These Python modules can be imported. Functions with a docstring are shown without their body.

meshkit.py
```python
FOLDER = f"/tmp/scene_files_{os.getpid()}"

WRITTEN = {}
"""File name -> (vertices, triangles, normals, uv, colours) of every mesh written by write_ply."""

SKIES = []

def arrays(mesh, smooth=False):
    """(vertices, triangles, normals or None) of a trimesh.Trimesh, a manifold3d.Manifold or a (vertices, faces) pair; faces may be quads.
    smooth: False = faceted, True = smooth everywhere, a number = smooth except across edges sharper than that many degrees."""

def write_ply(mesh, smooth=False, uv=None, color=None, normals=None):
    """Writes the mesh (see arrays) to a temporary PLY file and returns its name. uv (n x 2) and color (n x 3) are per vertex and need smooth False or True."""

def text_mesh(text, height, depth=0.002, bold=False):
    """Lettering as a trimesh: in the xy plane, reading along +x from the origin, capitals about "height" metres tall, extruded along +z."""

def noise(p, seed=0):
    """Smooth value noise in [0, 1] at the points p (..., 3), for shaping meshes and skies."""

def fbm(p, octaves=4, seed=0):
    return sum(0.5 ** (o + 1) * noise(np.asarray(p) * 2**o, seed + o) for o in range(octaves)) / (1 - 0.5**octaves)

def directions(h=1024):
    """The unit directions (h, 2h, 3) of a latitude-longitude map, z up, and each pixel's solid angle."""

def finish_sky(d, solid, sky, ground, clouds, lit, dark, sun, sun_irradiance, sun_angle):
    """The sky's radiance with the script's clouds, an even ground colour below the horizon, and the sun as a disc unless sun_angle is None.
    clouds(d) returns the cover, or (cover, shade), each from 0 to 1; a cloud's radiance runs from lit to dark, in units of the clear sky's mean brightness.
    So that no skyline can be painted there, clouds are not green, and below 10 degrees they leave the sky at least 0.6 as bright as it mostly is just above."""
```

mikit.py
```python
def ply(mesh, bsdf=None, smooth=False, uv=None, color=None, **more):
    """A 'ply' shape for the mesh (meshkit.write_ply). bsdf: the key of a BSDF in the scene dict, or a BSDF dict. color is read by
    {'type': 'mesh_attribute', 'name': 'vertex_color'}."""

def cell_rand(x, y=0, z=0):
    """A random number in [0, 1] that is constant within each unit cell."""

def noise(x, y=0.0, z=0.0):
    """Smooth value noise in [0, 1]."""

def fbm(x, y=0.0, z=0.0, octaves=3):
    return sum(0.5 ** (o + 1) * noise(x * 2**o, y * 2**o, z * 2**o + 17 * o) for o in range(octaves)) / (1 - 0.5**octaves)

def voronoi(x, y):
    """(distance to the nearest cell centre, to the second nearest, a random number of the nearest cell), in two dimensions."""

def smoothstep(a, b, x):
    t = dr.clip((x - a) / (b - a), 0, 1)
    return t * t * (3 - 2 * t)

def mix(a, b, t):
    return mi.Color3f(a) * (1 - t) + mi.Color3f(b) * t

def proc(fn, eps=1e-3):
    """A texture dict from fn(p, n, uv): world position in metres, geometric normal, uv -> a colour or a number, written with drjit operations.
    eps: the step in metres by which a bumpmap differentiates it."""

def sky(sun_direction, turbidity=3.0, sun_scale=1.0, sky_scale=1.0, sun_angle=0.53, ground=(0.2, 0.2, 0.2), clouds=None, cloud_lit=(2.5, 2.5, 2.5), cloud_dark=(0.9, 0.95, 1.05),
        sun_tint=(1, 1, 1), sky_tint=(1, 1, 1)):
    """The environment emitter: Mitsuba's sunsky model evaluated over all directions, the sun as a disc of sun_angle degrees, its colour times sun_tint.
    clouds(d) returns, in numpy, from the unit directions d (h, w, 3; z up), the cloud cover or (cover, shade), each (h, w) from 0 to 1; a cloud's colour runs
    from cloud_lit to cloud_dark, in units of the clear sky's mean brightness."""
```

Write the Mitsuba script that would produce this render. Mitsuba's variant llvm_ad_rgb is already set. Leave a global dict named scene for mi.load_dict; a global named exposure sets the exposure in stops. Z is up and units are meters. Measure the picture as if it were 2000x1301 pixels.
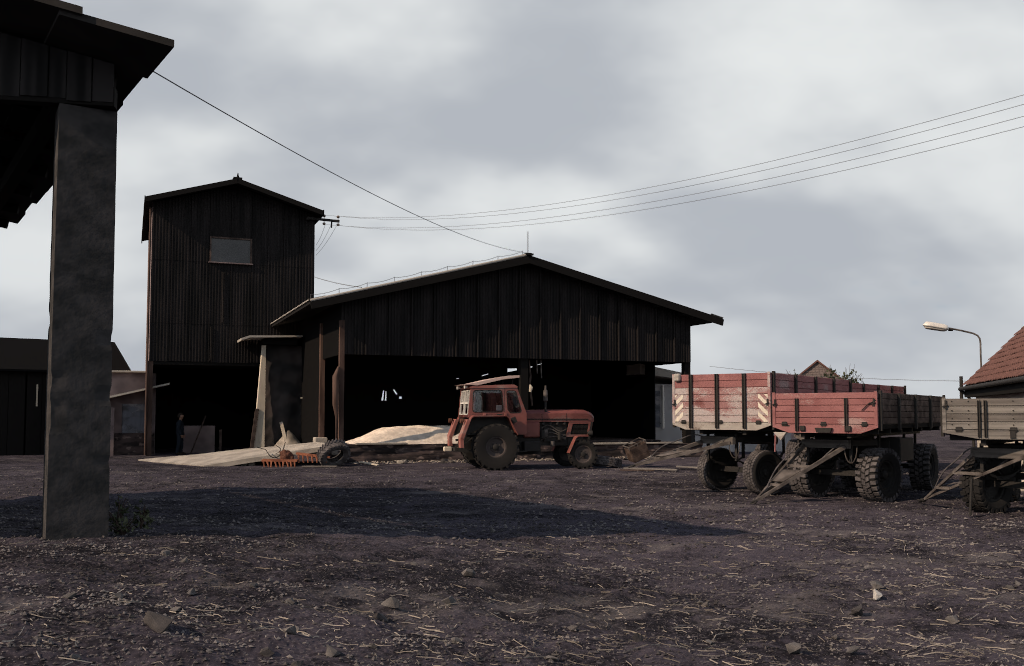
import math, numpy as np, trimesh, mitsuba as mi, drjit as dr, mikit, meshkit, manifold3d as m3
from shapely.geometry import Polygon, box as sbox
from mikit import noise, fbm, voronoi, cell_rand, smoothstep, mix
T4 = mi.ScalarTransform4f
scene, labels = {}, {}
rng = np.random.default_rng(7)

# ---------------------------------------------------------------- camera, sky, exposure
CAM_H = 1.7
PITCH = math.radians(3.4)
scene['camera'] = {'type': 'perspective', 'fov': 56.79, 'fov_axis': 'x', 'near_clip': 0.1, 'far_clip': 5000.0,
                   'principal_point_offset_y': -0.0366,
                   'to_world': T4().look_at(origin=[0, 0, CAM_H], target=[0, 10 * math.cos(PITCH), CAM_H + 10 * math.sin(PITCH)], up=[0, 0, 1])}
SUN_AZ, SUN_EL = math.radians(34.0), math.radians(32.5)
TO_SUN = [-math.cos(SUN_AZ) * math.cos(SUN_EL), -math.sin(SUN_AZ) * math.cos(SUN_EL), math.sin(SUN_EL)]


def clouds(d):
    z = np.maximum(d[..., 2], 0.0) + 0.22
    p = np.stack([d[..., 0] / z, d[..., 1] / z, np.zeros_like(z)], -1)
    n1 = meshkit.fbm(p * [0.75, 0.95, 1] + [3.1, 7.4, 0.5], 5, 3)
    z2 = np.maximum(d[..., 2], 0.0) + 0.55
    p2 = np.stack([d[..., 0] / z2, d[..., 1] / z2, np.zeros_like(z)], -1)
    n2 = meshkit.fbm(p2 * [4.22, 6.29, 1] + [30.74, 42.93, 24.17], 3, 3)
    n3 = meshkit.fbm(p2 * [17.0, 24.0, 1] + [2.2, 5.7, 8.5], 4, 21)
    ss = lambda a, b, x: np.clip((x - a) / (b - a), 0, 1) ** 2 * (3 - 2 * np.clip((x - a) / (b - a), 0, 1))
    # a layer of broken cloud: seen edge on near the horizon its pieces close up, overhead the gaps open
    gap = ss(0.42, 0.75, d[..., 2])
    cover = ss(0.12 + 0.36 * gap, 0.34 + 0.36 * gap, 0.7 * n1 + 0.3 * n3)
    shade = ss(0.27, 0.70, 0.86 * n2 + 0.14 * n3)
    shade = shade + (1 - shade) * 0.55 * np.exp(-d[..., 2] / 0.16)   # the layer's grey underside, seen edge on
    return cover, shade


scene['sky'] = mikit.sky(TO_SUN, turbidity=3.0, sun_scale=1.0, sky_scale=1.0, clouds=clouds, ground=(0.06, 0.055, 0.06),
                         cloud_lit=(4.5, 4.62, 4.6), cloud_dark=(2.5, 2.66, 2.9), sun_tint=(1.0, 0.95, 1.0), sky_tint=(1.0, 0.95, 0.95))
exposure = 1.3

# ---------------------------------------------------------------- materials


def principled(color, rough=0.8, spec=0.3, bump=None, eps=2e-3, metallic=0.0, **kw):
    c = mikit.proc(color) if callable(color) else {'type': 'rgb', 'value': list(color)}
    b = {'type': 'principled', 'base_color': c, 'roughness': rough if not callable(rough) else mikit.proc(rough), 'specular': spec, 'metallic': metallic, **kw}
    if bump is not None:
        b = {'type': 'bumpmap', 'tex': mikit.proc(bump, eps=eps), 'scale': 1.0, 'bsdf': b}
    return {'type': 'twosided', 'bsdf': b}


def mat(name, *a, **k):
    scene['bsdf_' + name] = principled(*a, **k)


def B(name):
    return 'bsdf_' + name


def soil(p, n, uv):
    a = fbm(p.x * 0.35 + 4, p.y * 0.35, 0, 3)
    b = fbm(p.x * 3.1, p.y * 3.1, 2.0, 3)
    c = fbm(p.x * 21, p.y * 21, 1.0, 2)
    g = noise(p.x * 80, p.y * 80, 3.0)
    col = mix((0.0083, 0.0076, 0.0110), (0.057, 0.0505, 0.066), smoothstep(0.30, 0.70, 0.33 * a + 0.34 * b + 0.33 * c))
    col = mix(col, (0.13, 0.119, 0.125), smoothstep(0.72, 0.92, g) * 0.7)
    dust = smoothstep(0.54, 0.72, fbm(p.x * 0.55 + 11, p.y * 1.3 + 3, 5.0, 3)) * smoothstep(0.35, 0.7, b)
    return mix(col, (0.120, 0.111, 0.111), dust * 0.5)


def soil_bump(p, n, uv):
    return 0.022 * fbm(p.x * 9, p.y * 9, 0, 3) + 0.010 * noise(p.x * 45, p.y * 45, 0)


mat('soil', soil, 0.95, 0.15, bump=soil_bump)


def vary(lo, hi, f=3.0, fz=None, seed=0.0, oct=2):
    fz = f if fz is None else fz
    return lambda p, n, uv: mix(lo, hi, smoothstep(0.25, 0.75, fbm(p.x * f + seed, p.y * f, p.z * fz, oct)))


mat('cladding', vary((0.0085, 0.0083, 0.0088), (0.021, 0.0185, 0.0195), 5.0, 0.5, oct=3), 0.85, 0.2)
mat('near_black', (0.0045, 0.0045, 0.005), 0.9, 0.1)  # near-black; on the barn's side walls the colour stands in for shade
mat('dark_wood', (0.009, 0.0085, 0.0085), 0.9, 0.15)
mat('bitumen', (0.011, 0.011, 0.012), 0.9, 0.15)
mat('asbestos', (0.38, 0.36, 0.33), 0.9, 0.2)
mat('roof_dirty', vary((0.016, 0.016, 0.016), (0.03, 0.028, 0.028), 3.0), 0.9, 0.2)
mat('shed_board', vary((0.010, 0.0105, 0.0115), (0.036, 0.034, 0.036), 9.0, 0.8), 0.9, 0.15)
mat('pillar', vary((0.026, 0.027, 0.0285), (0.054, 0.052, 0.054), 7.0, oct=4), 0.95, 0.15, bump=lambda p, n, uv: 0.003 * fbm(p.x * 30, p.y * 30, p.z * 30, 3))
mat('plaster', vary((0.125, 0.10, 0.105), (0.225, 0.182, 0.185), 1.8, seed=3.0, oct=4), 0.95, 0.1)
mat('cream', vary((0.42, 0.385, 0.335), (0.54, 0.50, 0.44), 1.2), 0.95, 0.1)
mat('grey_wall', vary((0.34, 0.34, 0.355), (0.50, 0.49, 0.50), 1.6, 0.5), 0.95, 0.1)
mat('concrete', vary((0.24, 0.222, 0.2), (0.36, 0.335, 0.30), 2.5), 0.95, 0.15)


def rubble(p, n, uv):
    a = fbm(p.x * 2.2, p.y * 2.2, p.z * 4.5, 4)
    s = smoothstep(0.6, 0.75, fbm(p.x * 5 + 7, p.y * 5, p.z * 7, 3))
    return mix(mix((0.022, 0.019, 0.02), (0.075, 0.058, 0.058), smoothstep(0.35, 0.7, a)), (0.21, 0.165, 0.155), s * 0.7)


mat('rubble', rubble, 0.95, 0.15, bump=lambda p, n, uv: 0.03 * fbm(p.x * 5, p.y * 5, p.z * 7, 3))
mat('rust_post', vary((0.045, 0.026, 0.021), (0.11, 0.07, 0.057), 6.0, 1.0), 0.8, 0.3)
mat('sand', vary((0.54, 0.475, 0.41), (0.72, 0.64, 0.56), 5.0, oct=3), 0.95, 0.1, bump=lambda p, n, uv: 0.02 * fbm(p.x * 15, p.y * 15, 0, 2))
mat('tarp', vary((0.016, 0.016, 0.018), (0.055, 0.046, 0.046), 2.2, seed=5.0), 0.7, 0.3)


def wood_pale(p, n, uv):
    return mix((0.42, 0.37, 0.30), (0.66, 0.60, 0.50), fbm(p.x * 9, p.y * 9, p.z * 1.5, 3))


mat('pale_wood', wood_pale, 0.9, 0.15)
mat('grey_wood', lambda p, n, uv: mix((0.085, 0.078, 0.074), (0.18, 0.168, 0.16), smoothstep(0.25, 0.75, 0.65 * fbm(p.x * 2.2 + p.y * 1.5, p.y * 0.4, p.z * 26, 3) + 0.35 * fbm(p.x * 1.7, p.y * 1.7, p.z * 3, 3))), 0.9, 0.15)
mat('grey_wood_pale', lambda p, n, uv: mix((0.12, 0.113, 0.108), (0.25, 0.238, 0.225), smoothstep(0.25, 0.75, 0.65 * fbm(p.x * 2.2 + p.y * 1.5, p.y * 0.4, p.z * 26, 3) + 0.35 * fbm(p.x * 1.7, p.y * 1.7, p.z * 3, 3))), 0.9, 0.15)
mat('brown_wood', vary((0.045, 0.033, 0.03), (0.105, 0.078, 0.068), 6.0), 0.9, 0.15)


def worn_paint(base, dark, wear, amount, f):
    def fn(p, n, uv):
        a = fbm(p.x * f, p.y * f, p.z * f * 1.2, 4)
        g = noise(p.x * 60, p.y * 60, p.z * 60)
        w = smoothstep(amount, amount + 0.16, 0.8 * fbm(p.x * 1.4 + 5, p.y * 1.4, p.z * 2.6 + 2, 4) + 0.2 * g)
        return mix(mix(dark, base, smoothstep(0.25, 0.6, a)), wear, w)
    return fn


mat('salmon_a', worn_paint((0.31, 0.140, 0.143), (0.245, 0.102, 0.104), (0.36, 0.25, 0.245), 0.58, 3.0), 0.8, 0.25)
mat('salmon_b', worn_paint((0.295, 0.130, 0.132), (0.235, 0.096, 0.098), (0.35, 0.24, 0.235), 0.55, 3.0), 0.8, 0.25)
mat('worn_red_a', worn_paint((0.31, 0.165, 0.168), (0.185, 0.075, 0.074), (0.44, 0.385, 0.385), 0.38, 3.0), 0.8, 0.25)
mat('worn_red_b', worn_paint((0.33, 0.18, 0.183), (0.20, 0.085, 0.084), (0.45, 0.40, 0.40), 0.35, 3.0), 0.8, 0.25)
mat('worn_white', worn_paint((0.42, 0.40, 0.37), (0.34, 0.31, 0.29), (0.2, 0.165, 0.15), 0.55, 3.0), 0.8, 0.25)
mat('stripe_white', (0.7, 0.65, 0.56), 0.7, 0.3)
mat('tractor_red', worn_paint((0.215, 0.074, 0.064), (0.15, 0.049, 0.043), (0.20, 0.130, 0.118), 0.54, 2.5), 0.42, 0.45)
mat('tractor_pale', worn_paint((0.29, 0.115, 0.10), (0.22, 0.08, 0.068), (0.30, 0.19, 0.17), 0.55, 2.5), 0.6, 0.35)
mat('roof_hatch', (0.50, 0.375, 0.345), 0.7, 0.3)
mat('white_enamel', (0.74, 0.72, 0.68), 0.35, 0.5)
mat('steel_dark', (0.02, 0.019, 0.019), 0.75, 0.4)
mat('steel_dusty', vary((0.055, 0.048, 0.046), (0.15, 0.135, 0.128), 6.0), 0.8, 0.3)
mat('rubber', (0.018, 0.0175, 0.018), 0.85, 0.25)
mat('rubber_dusty', vary((0.065, 0.061, 0.065), (0.135, 0.127, 0.132), 9.0), 0.95, 0.15)
mat('rim_dusty', (0.07, 0.06, 0.06), 0.8, 0.3)
mat('rust_orange', vary((0.18, 0.066, 0.04), (0.34, 0.13, 0.075), 8.0), 0.8, 0.25)
mat('rust_brown', (0.11, 0.05, 0.035), 0.85, 0.2)
mat('blue_door', worn_paint((0.12, 0.135, 0.17), (0.06, 0.065, 0.075), (0.27, 0.265, 0.29), 0.5, 3.0), 0.8, 0.25)
mat('tile', lambda p, n, uv: mix((0.10, 0.053, 0.046), (0.175, 0.093, 0.082), fbm(p.x * 4, p.y * 4, p.z * 4, 3)), 0.85, 0.2)
mat('tile_b', (0.135, 0.07, 0.062), 0.85, 0.2)
mat('slate', (0.17, 0.14, 0.135), 0.85, 0.2)
mat('stone', vary((0.07, 0.068, 0.07), (0.155, 0.147, 0.147), 9.0, oct=3), 0.95, 0.15)
mat('stone_dark', vary((0.05, 0.047, 0.049), (0.10, 0.093, 0.093), 9.0), 0.95, 0.15)
mat('stone_white', (0.46, 0.45, 0.435), 0.9, 0.15)
mat('gravel', vary((0.05, 0.047, 0.05), (0.20, 0.188, 0.19), 2.2), 0.95, 0.1)
mat('straw', vary((0.18, 0.16, 0.137), (0.48, 0.435, 0.385), 2.8), 0.8, 0.2)
mat('blind_glass', vary((0.016, 0.018, 0.022), (0.034, 0.036, 0.042), 1.5), 0.22, 0.5)
mat('wire', (0.10, 0.10, 0.105), 0.6, 0.3)
mat('porcelain', (0.25, 0.20, 0.17), 0.3, 0.5)
mat('paper', (0.62, 0.61, 0.60), 0.9, 0.1)
mat('skin', (0.24, 0.14, 0.10), 0.6, 0.3)
mat('coverall', (0.014, 0.019, 0.027), 0.95, 0.1)
mat('hair', (0.02, 0.015, 0.012), 0.8, 0.2)
scene['bsdf_glass'] = {'type': 'thindielectric'}
scene['bsdf_dusty_glass'] = {'type': 'thindielectric', 'specular_transmittance': {'type': 'rgb', 'value': [0.36, 0.40, 0.45]}}
scene['bsdf_leaf'] = {'type': 'twosided', 'bsdf': {'type': 'principled', 'base_color': mikit.proc(vary((0.022, 0.034, 0.018), (0.075, 0.085, 0.045), 4.0)), 'roughness': 0.7, 'specular': 0.3}}

# ---------------------------------------------------------------- mesh helpers


class MB:
    """Collects vertices and triangles of one mesh."""

    def __init__(s):
        s.v, s.f, s.n = [], [], 0

    def add(s, v, f):
        v, f = np.asarray(v, float).reshape(-1, 3), np.asarray(f, int)
        if f.shape[1] == 4:
            f = np.vstack([f[:, [0, 1, 2]], f[:, [0, 2, 3]]])
        s.v.append(v)
        s.f.append(f + s.n)
        s.n += len(v)
        return s

    def box(s, x0, x1, y0, y1, z0, z1):
        v = [[x, y, z] for x in (x0, x1) for y in (y0, y1) for z in (z0, z1)]
        return s.add(v, [[0, 1, 3, 2], [4, 6, 7, 5], [0, 4, 5, 1], [2, 3, 7, 6], [0, 2, 6, 4], [1, 5, 7, 3]])

    def bevel(s, x0, x1, y0, y1, z0, z1, b=0.008):
        pts = np.array([[x, y, z] for x in (x0, x1) for y in (y0, y1) for z in (z0, z1)], float)
        c = np.array([(x0 + x1) / 2, (y0 + y1) / 2, (z0 + z1) / 2])
        sg = np.sign(pts - c)
        q = np.vstack([pts - sg * b * k for k in ([0, 1, 1], [1, 0, 1], [1, 1, 0])])
        h = trimesh.convex.convex_hull(q)
        return s.add(h.vertices, h.faces)

    def bar(s, p0, p1, w, h=None, up=(0, 0, 1), w1=None, h1=None):
        p0, p1 = np.array(p0, float), np.array(p1, float)
        h = w if h is None else h
        w1, h1 = (w if w1 is None else w1), (h if h1 is None else h1)
        d = p1 - p0
        d /= np.linalg.norm(d)
        a = np.cross(d, up)
        if np.linalg.norm(a) < 1e-6:
            a = np.cross(d, [1, 0, 0])
        a /= np.linalg.norm(a)
        u = np.cross(a, d)
        v = [p0 + i * a * w / 2 + j * u * h / 2 for i in (-1, 1) for j in (-1, 1)] + [p1 + i * a * w1 / 2 + j * u * h1 / 2 for i in (-1, 1) for j in (-1, 1)]
        return s.add(v, [[0, 1, 3, 2], [4, 6, 7, 5], [0, 4, 5, 1], [2, 3, 7, 6], [0, 2, 6, 4], [1, 5, 7, 3]])

    def tube(s, pts, r, n=8, cap=True):
        pts = np.asarray(pts, float)
        r = np.broadcast_to(r, len(pts))
        t = np.gradient(pts, axis=0)
        t /= np.linalg.norm(t, axis=1, keepdims=True) + 1e-12
        ref = np.array([0, 0, 1.0]) if abs(t[0][2]) < 0.9 else np.array([1.0, 0, 0])
        rings = []
        for P, d, q in zip(pts, t, r):
            a = np.cross(d, ref)
            if np.linalg.norm(a) < 1e-3:
                a = np.cross(d, [0.3, 1, 0.1])
            a /= np.linalg.norm(a)
            b = np.cross(d, a)
            th = np.arange(n) * 2 * np.pi / n
            rings.append(P + q * (np.cos(th)[:, None] * a + np.sin(th)[:, None] * b))
        v = np.vstack(rings)
        f = []
        for i in range(len(pts) - 1):
            for k in range(n):
                k2 = (k + 1) % n
                f.append([i * n + k, i * n + k2, (i + 1) * n + k2, (i + 1) * n + k])
        f = np.array(f)
        f = np.vstack([f[:, [0, 1, 2]], f[:, [0, 2, 3]]])
        if cap:
            f = np.vstack([f, [[0, k + 1, k] for k in range(1, n - 1)], [[(len(pts) - 1) * n, (len(pts) - 1) * n + k, (len(pts) - 1) * n + k + 1] for k in range(1, n - 1)]])
        return s.add(v, f)

    def lathe(s, prof, n=24, centre=(0, 0, 0), axis=1):
        """prof: (radius, along) pairs, turned round the axis (1 = y, 2 = z)."""
        prof = np.asarray(prof, float)
        th = np.arange(n) * 2 * np.pi / n
        rings = []
        for r, a in prof:
            c, q = r * np.cos(th), r * np.sin(th)
            rings.append(np.stack([c, np.full(n, a), q], 1) if axis == 1 else np.stack([c, q, np.full(n, a)], 1))
        f = []
        for i in range(len(prof) - 1):
            for k in range(n):
                k2 = (k + 1) % n
                f.append([i * n + k, i * n + k2, (i + 1) * n + k2, (i + 1) * n + k])
        return s.add(np.vstack(rings) + np.array(centre), f)

    def prism(s, poly, o, ax, ay, depth):
        """A shapely polygon in the plane (o; ax, ay), extruded by the vector depth."""
        m = trimesh.creation.extrude_polygon(poly, 1.0, engine='earcut')
        v = np.array(m.vertices)
        o, ax, ay, depth = (np.array(q, float) for q in (o, ax, ay, depth))
        return s.add(o + v[:, :1] * ax + v[:, 1:2] * ay + v[:, 2:] * depth, m.faces)

    def mesh(s):
        return np.vstack(s.v), np.vstack(s.f)


class Frame:
    """A local frame: origin on the ground, local x along e1, local y along e2, z up."""

    def __init__(s, o, e1, e2):
        s.o = np.array([o[0], o[1], o[2] if len(o) > 2 else 0.0])
        s.m = np.array([[*e1, 0], [*e2, 0], [0, 0, 1.0]])

    def __call__(s, v):
        return np.asarray(v, float) @ s.m + s.o


def yaw(o, deg):
    a = math.radians(deg)
    return Frame(o, (math.cos(a), math.sin(a)), (-math.sin(a), math.cos(a)))


def number(key):
    if key not in scene and not any(k.startswith(key + '__') for k in scene):
        return key
    i = 1
    while True:
        k = f'{key}_{i:03d}'
        if k not in scene and not any(q.startswith(k + '__') for q in scene):
            return k
        i += 1


def put(key, mb, bsdf, frame=None, smooth=False, **kw):
    v, f = mb.mesh() if isinstance(mb, MB) else (np.asarray(mb[0], float), np.asarray(mb[1]))
    if frame is not None:
        v = frame(v)
    key = number(key)
    tm = trimesh.Trimesh(v, f if f.shape[1] == 3 else np.vstack([f[:, [0, 1, 2]], f[:, [0, 2, 3]]]), process=False)
    scene[key] = mikit.ply(tm, B(bsdf), smooth=smooth, **kw)
    return key


def tag(key, label=None, cat=None, group=None, kind=None):
    labels[key] = {k: v for k, v in (('label', label), ('category', cat), ('group', group), ('kind', kind)) if v}
    return key


def sub(root, part):
    return root + '__' + part


# ---------------------------------------------------------------- ground


def sst(a, b, x):
    t = np.clip((np.asarray(x, float) - a) / (b - a), 0, 1)
    return t * t * (3 - 2 * t)


def height(x, y):
    """The ground's height without clods: a low bank along the roofed shed on the left."""
    x, y = np.asarray(x, float), np.asarray(y, float)
    bank = 0.48 * sst(2.2, -4.3, x) * sst(16.5, 9.0, y)
    p = np.stack([x * 0.33, y * 0.33, x * 0], -1)
    return bank + 0.07 * (meshkit.fbm(p, 3, 5) - 0.5) * sst(60, 20, y)


def clods(x, y):
    p = np.stack([x, y, x * 0], -1)
    near = sst(20, 8, y)
    n = meshkit.fbm(p * 2.7, 4, 9)
    m = np.abs(meshkit.fbm(p * [1.3, 1.9, 1], 4, 31) - 0.5)
    return near * (0.12 * (n - 0.5) + 0.10 * (0.15 - m)) + (1 - near) * 0.035 * (n - 0.5) * sst(40, 22, y)


def ruts(x, y):
    """Two pairs of shallow wheel tracks sweeping across the yard."""
    out = 0.0
    for c0, sl, w in ((21.5, 0.20, 0.0), (23.1, 0.20, 0.0), (15.3, -0.16, 1.0), (16.9, -0.16, 1.0), (11.9, -0.22, 1.0)):
        q = y - (c0 + sl * x + 0.035 * (x + 3 * w) ** 2 * (1 if w == 0 else 0.4))
        q = q + 0.35 * (meshkit.fbm(np.stack([x * 0.7, y * 0.2, x * 0], -1), 3, 61) - 0.5)
        out = out - 0.045 * np.exp(-(q / 0.20) ** 2) + 0.028 * np.exp(-((np.abs(q) - 0.36) / 0.13) ** 2)
    return out * sst(45, 25, y) * (0.35 + 0.9 * meshkit.fbm(np.stack([x * 1.1, y * 1.1, x * 0], -1), 3, 71))


def surface(x, y):
    x, y = np.asarray(x, float), np.asarray(y, float)
    return height(x, y) + clods(x, y) + ruts(x, y)


def steps(parts):
    out = [parts[0][0]]
    for a, b, d0, d1 in parts:
        q = a
        while q < b - 1e-9:
            t = (q - a) / (b - a)
            q = min(b, q + d0 + (d1 - d0) * t)
            out.append(q)
    return np.array(out)


gx = steps([(0, 7, 0.045, 0.06), (7, 16, 0.07, 0.35), (16, 60, 0.5, 5), (60, 1500, 20, 300)])
gx = np.concatenate([-gx[:0:-1], gx])
gy = np.concatenate([steps([(-40, 4, 6, 0.6)]), steps([(4.05, 16, 0.045, 0.07), (16, 30, 0.08, 0.2), (30, 60, 0.4, 3), (60, 1500, 10, 300)])])
GX, GY = np.meshgrid(gx, gy)
GZ = surface(GX, GY)
nx, ny = len(gx), len(gy)
idx = np.arange(nx * ny).reshape(ny, nx)
gf = np.stack([idx[:-1, :-1], idx[:-1, 1:], idx[1:, 1:], idx[1:, :-1]], -1).reshape(-1, 4)
put('ground', (np.stack([GX, GY, GZ], -1).reshape(-1, 3), gf), 'soil', smooth=True)
tag('ground', 'dark trodden earth of the farm yard', None, None, 'structure')

# ---------------------------------------------------------------- open barn
BARN = yaw((-5.87, 32.44), 22)
BL, BD, BEAVE, BRIDGE = 14.03, 8.7, 5.38, 7.40
BMID = 6.78
BPITCH = (BRIDGE - BEAVE) / (BL / 2 + 1.15)


def barn_roof(s):
    return BRIDGE - BPITCH * np.abs(np.asarray(s, float) - BMID)


def corrugated(s0, s1, zb, top, pitch=0.118, depth=0.028, first=0.045, d0=0.0):
    """A ribbed vertical sheet from s0 to s1: closed, its ribs towards -y, its upper edge following top(s)."""
    n = max(1, round((s1 - s0) / pitch))
    w = (s1 - s0) / n
    S, D = [], []
    for i in range(n):
        a = s0 + i * w
        r = first if i == 0 else depth
        for t, q in ((0.02, r), (0.34, r), (0.42, 0.0), (0.94, 0.0)):
            S.append(a + t * w)
            D.append(q)
    S, D = np.array(S), np.array(D)
    Zt = np.maximum(np.array([top(q) for q in S]), zb + 0.02)
    k = len(S)
    v = np.concatenate([np.stack([S, d0 - D, np.full(k, zb)], 1), np.stack([S, d0 - D, Zt], 1), np.stack([S, np.full(k, d0 + 0.015), np.full(k, zb)], 1), np.stack([S, np.full(k, d0 + 0.015), Zt], 1)])
    f = []
    for i in range(k - 1):
        f += [[i, i + 1, k + i + 1, k + i], [2 * k + i + 1, 2 * k + i, 3 * k + i, 3 * k + i + 1], [k + i, k + i + 1, 3 * k + i + 1, 3 * k + i], [i + 1, i, 2 * k + i, 2 * k + i + 1]]
    f += [[0, k, 3 * k, 2 * k], [k - 1, 3 * k - 1, 4 * k - 1, 2 * k - 1]]
    return MB().add(v, f)


b = 'open_barn'
tag(b, 'wide dark timber barn with open front and low gable roof behind the red tractor', 'barn')
for i in range(17):
    s0 = i * BL / 17
    put(sub(b, 'cladding_panel'), corrugated(s0, s0 + BL / 17 - 0.006, 3.74, lambda q: barn_roof(q) - 0.06, first=0.10), 'cladding', BARN)
# roof: two slabs of one section, with fascia and pale capping
for side in (-1, 1):
    e = BL / 2 + side * (BL / 2 + 1.15)
    m = MB()
    P = [(BMID, BRIDGE), (e, BEAVE), (e, BEAVE + 0.11), (BMID, BRIDGE + 0.11)]
    m.prism(Polygon(P), (0, -0.55, 0), (1, 0, 0), (0, 0, 1), (0, BD + 0.85, 0))
    put(sub(b, 'roof'), m, 'bitumen', BARN)
    m = MB()
    m.bar((BMID - side * 0.0, -0.572, BRIDGE - 0.06), (e, -0.572, BEAVE - 0.06), 0.04, 0.26)
    put(sub(b, 'fascia'), m, 'dark_wood', BARN)
    if side < 0:
        m = MB()
        ss_ = np.linspace(0, 1, 24)
        m.tube([(BMID + side * 0.12 + (e - BMID - side * 0.12) * t, -0.56, BRIDGE + 0.125 + (BEAVE - BRIDGE) * (t + 0.012)) for t in ss_], 0.048, 8)
        put(sub(b, 'verge_capping'), m, 'asbestos', BARN, smooth=40)
    # corrugated sheet ends along the eave
    m = MB()
    q = np.linspace(-0.5, BD + 0.2, 90)
    zz = BEAVE + 0.13 + 0.03 * np.sin(q * 2 * np.pi / 0.29)
    v = np.concatenate([np.stack([np.full(90, e + side * 0.06), q, zz - 0.015], 1), np.stack([np.full(90, e + side * 0.06), q, zz], 1), np.stack([np.full(90, e - side * 0.5), q, zz + 0.56 * BPITCH], 1)])
    k = 90
    m.add(v, [[i, i + 1, k + i + 1, k + i] for i in range(k - 1)] + [[k + i, k + i + 1, 2 * k + i + 1, 2 * k + i] for i in range(k - 1)])
    put(sub(b, 'eave_sheet'), m, 'asbestos', BARN)
m = MB()
for r in np.linspace(0.6, BL - 0.6, 12):
    m.box(r - 0.05, r + 0.05, -0.5, BD, float(barn_roof(r)) - 0.2, float(barn_roof(r)) - 0.02)
put(sub(b, 'purlins'), m, 'dark_wood', BARN)
labels[sub(b, 'purlins')] = {'kind': 'stuff'}
m = MB()
m.bar((BMID, -0.5, BRIDGE + 0.1), (BMID, -0.5, BRIDGE + 0.16), 0.3, 0.3, up=(0, 1, 0))
m.bar((BMID, -0.56, BRIDGE + 0.14), (BMID, BD, BRIDGE + 0.14), 0.22, 0.1)
put(sub(b, 'ridge_cap'), m, 'bitumen', BARN)
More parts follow.
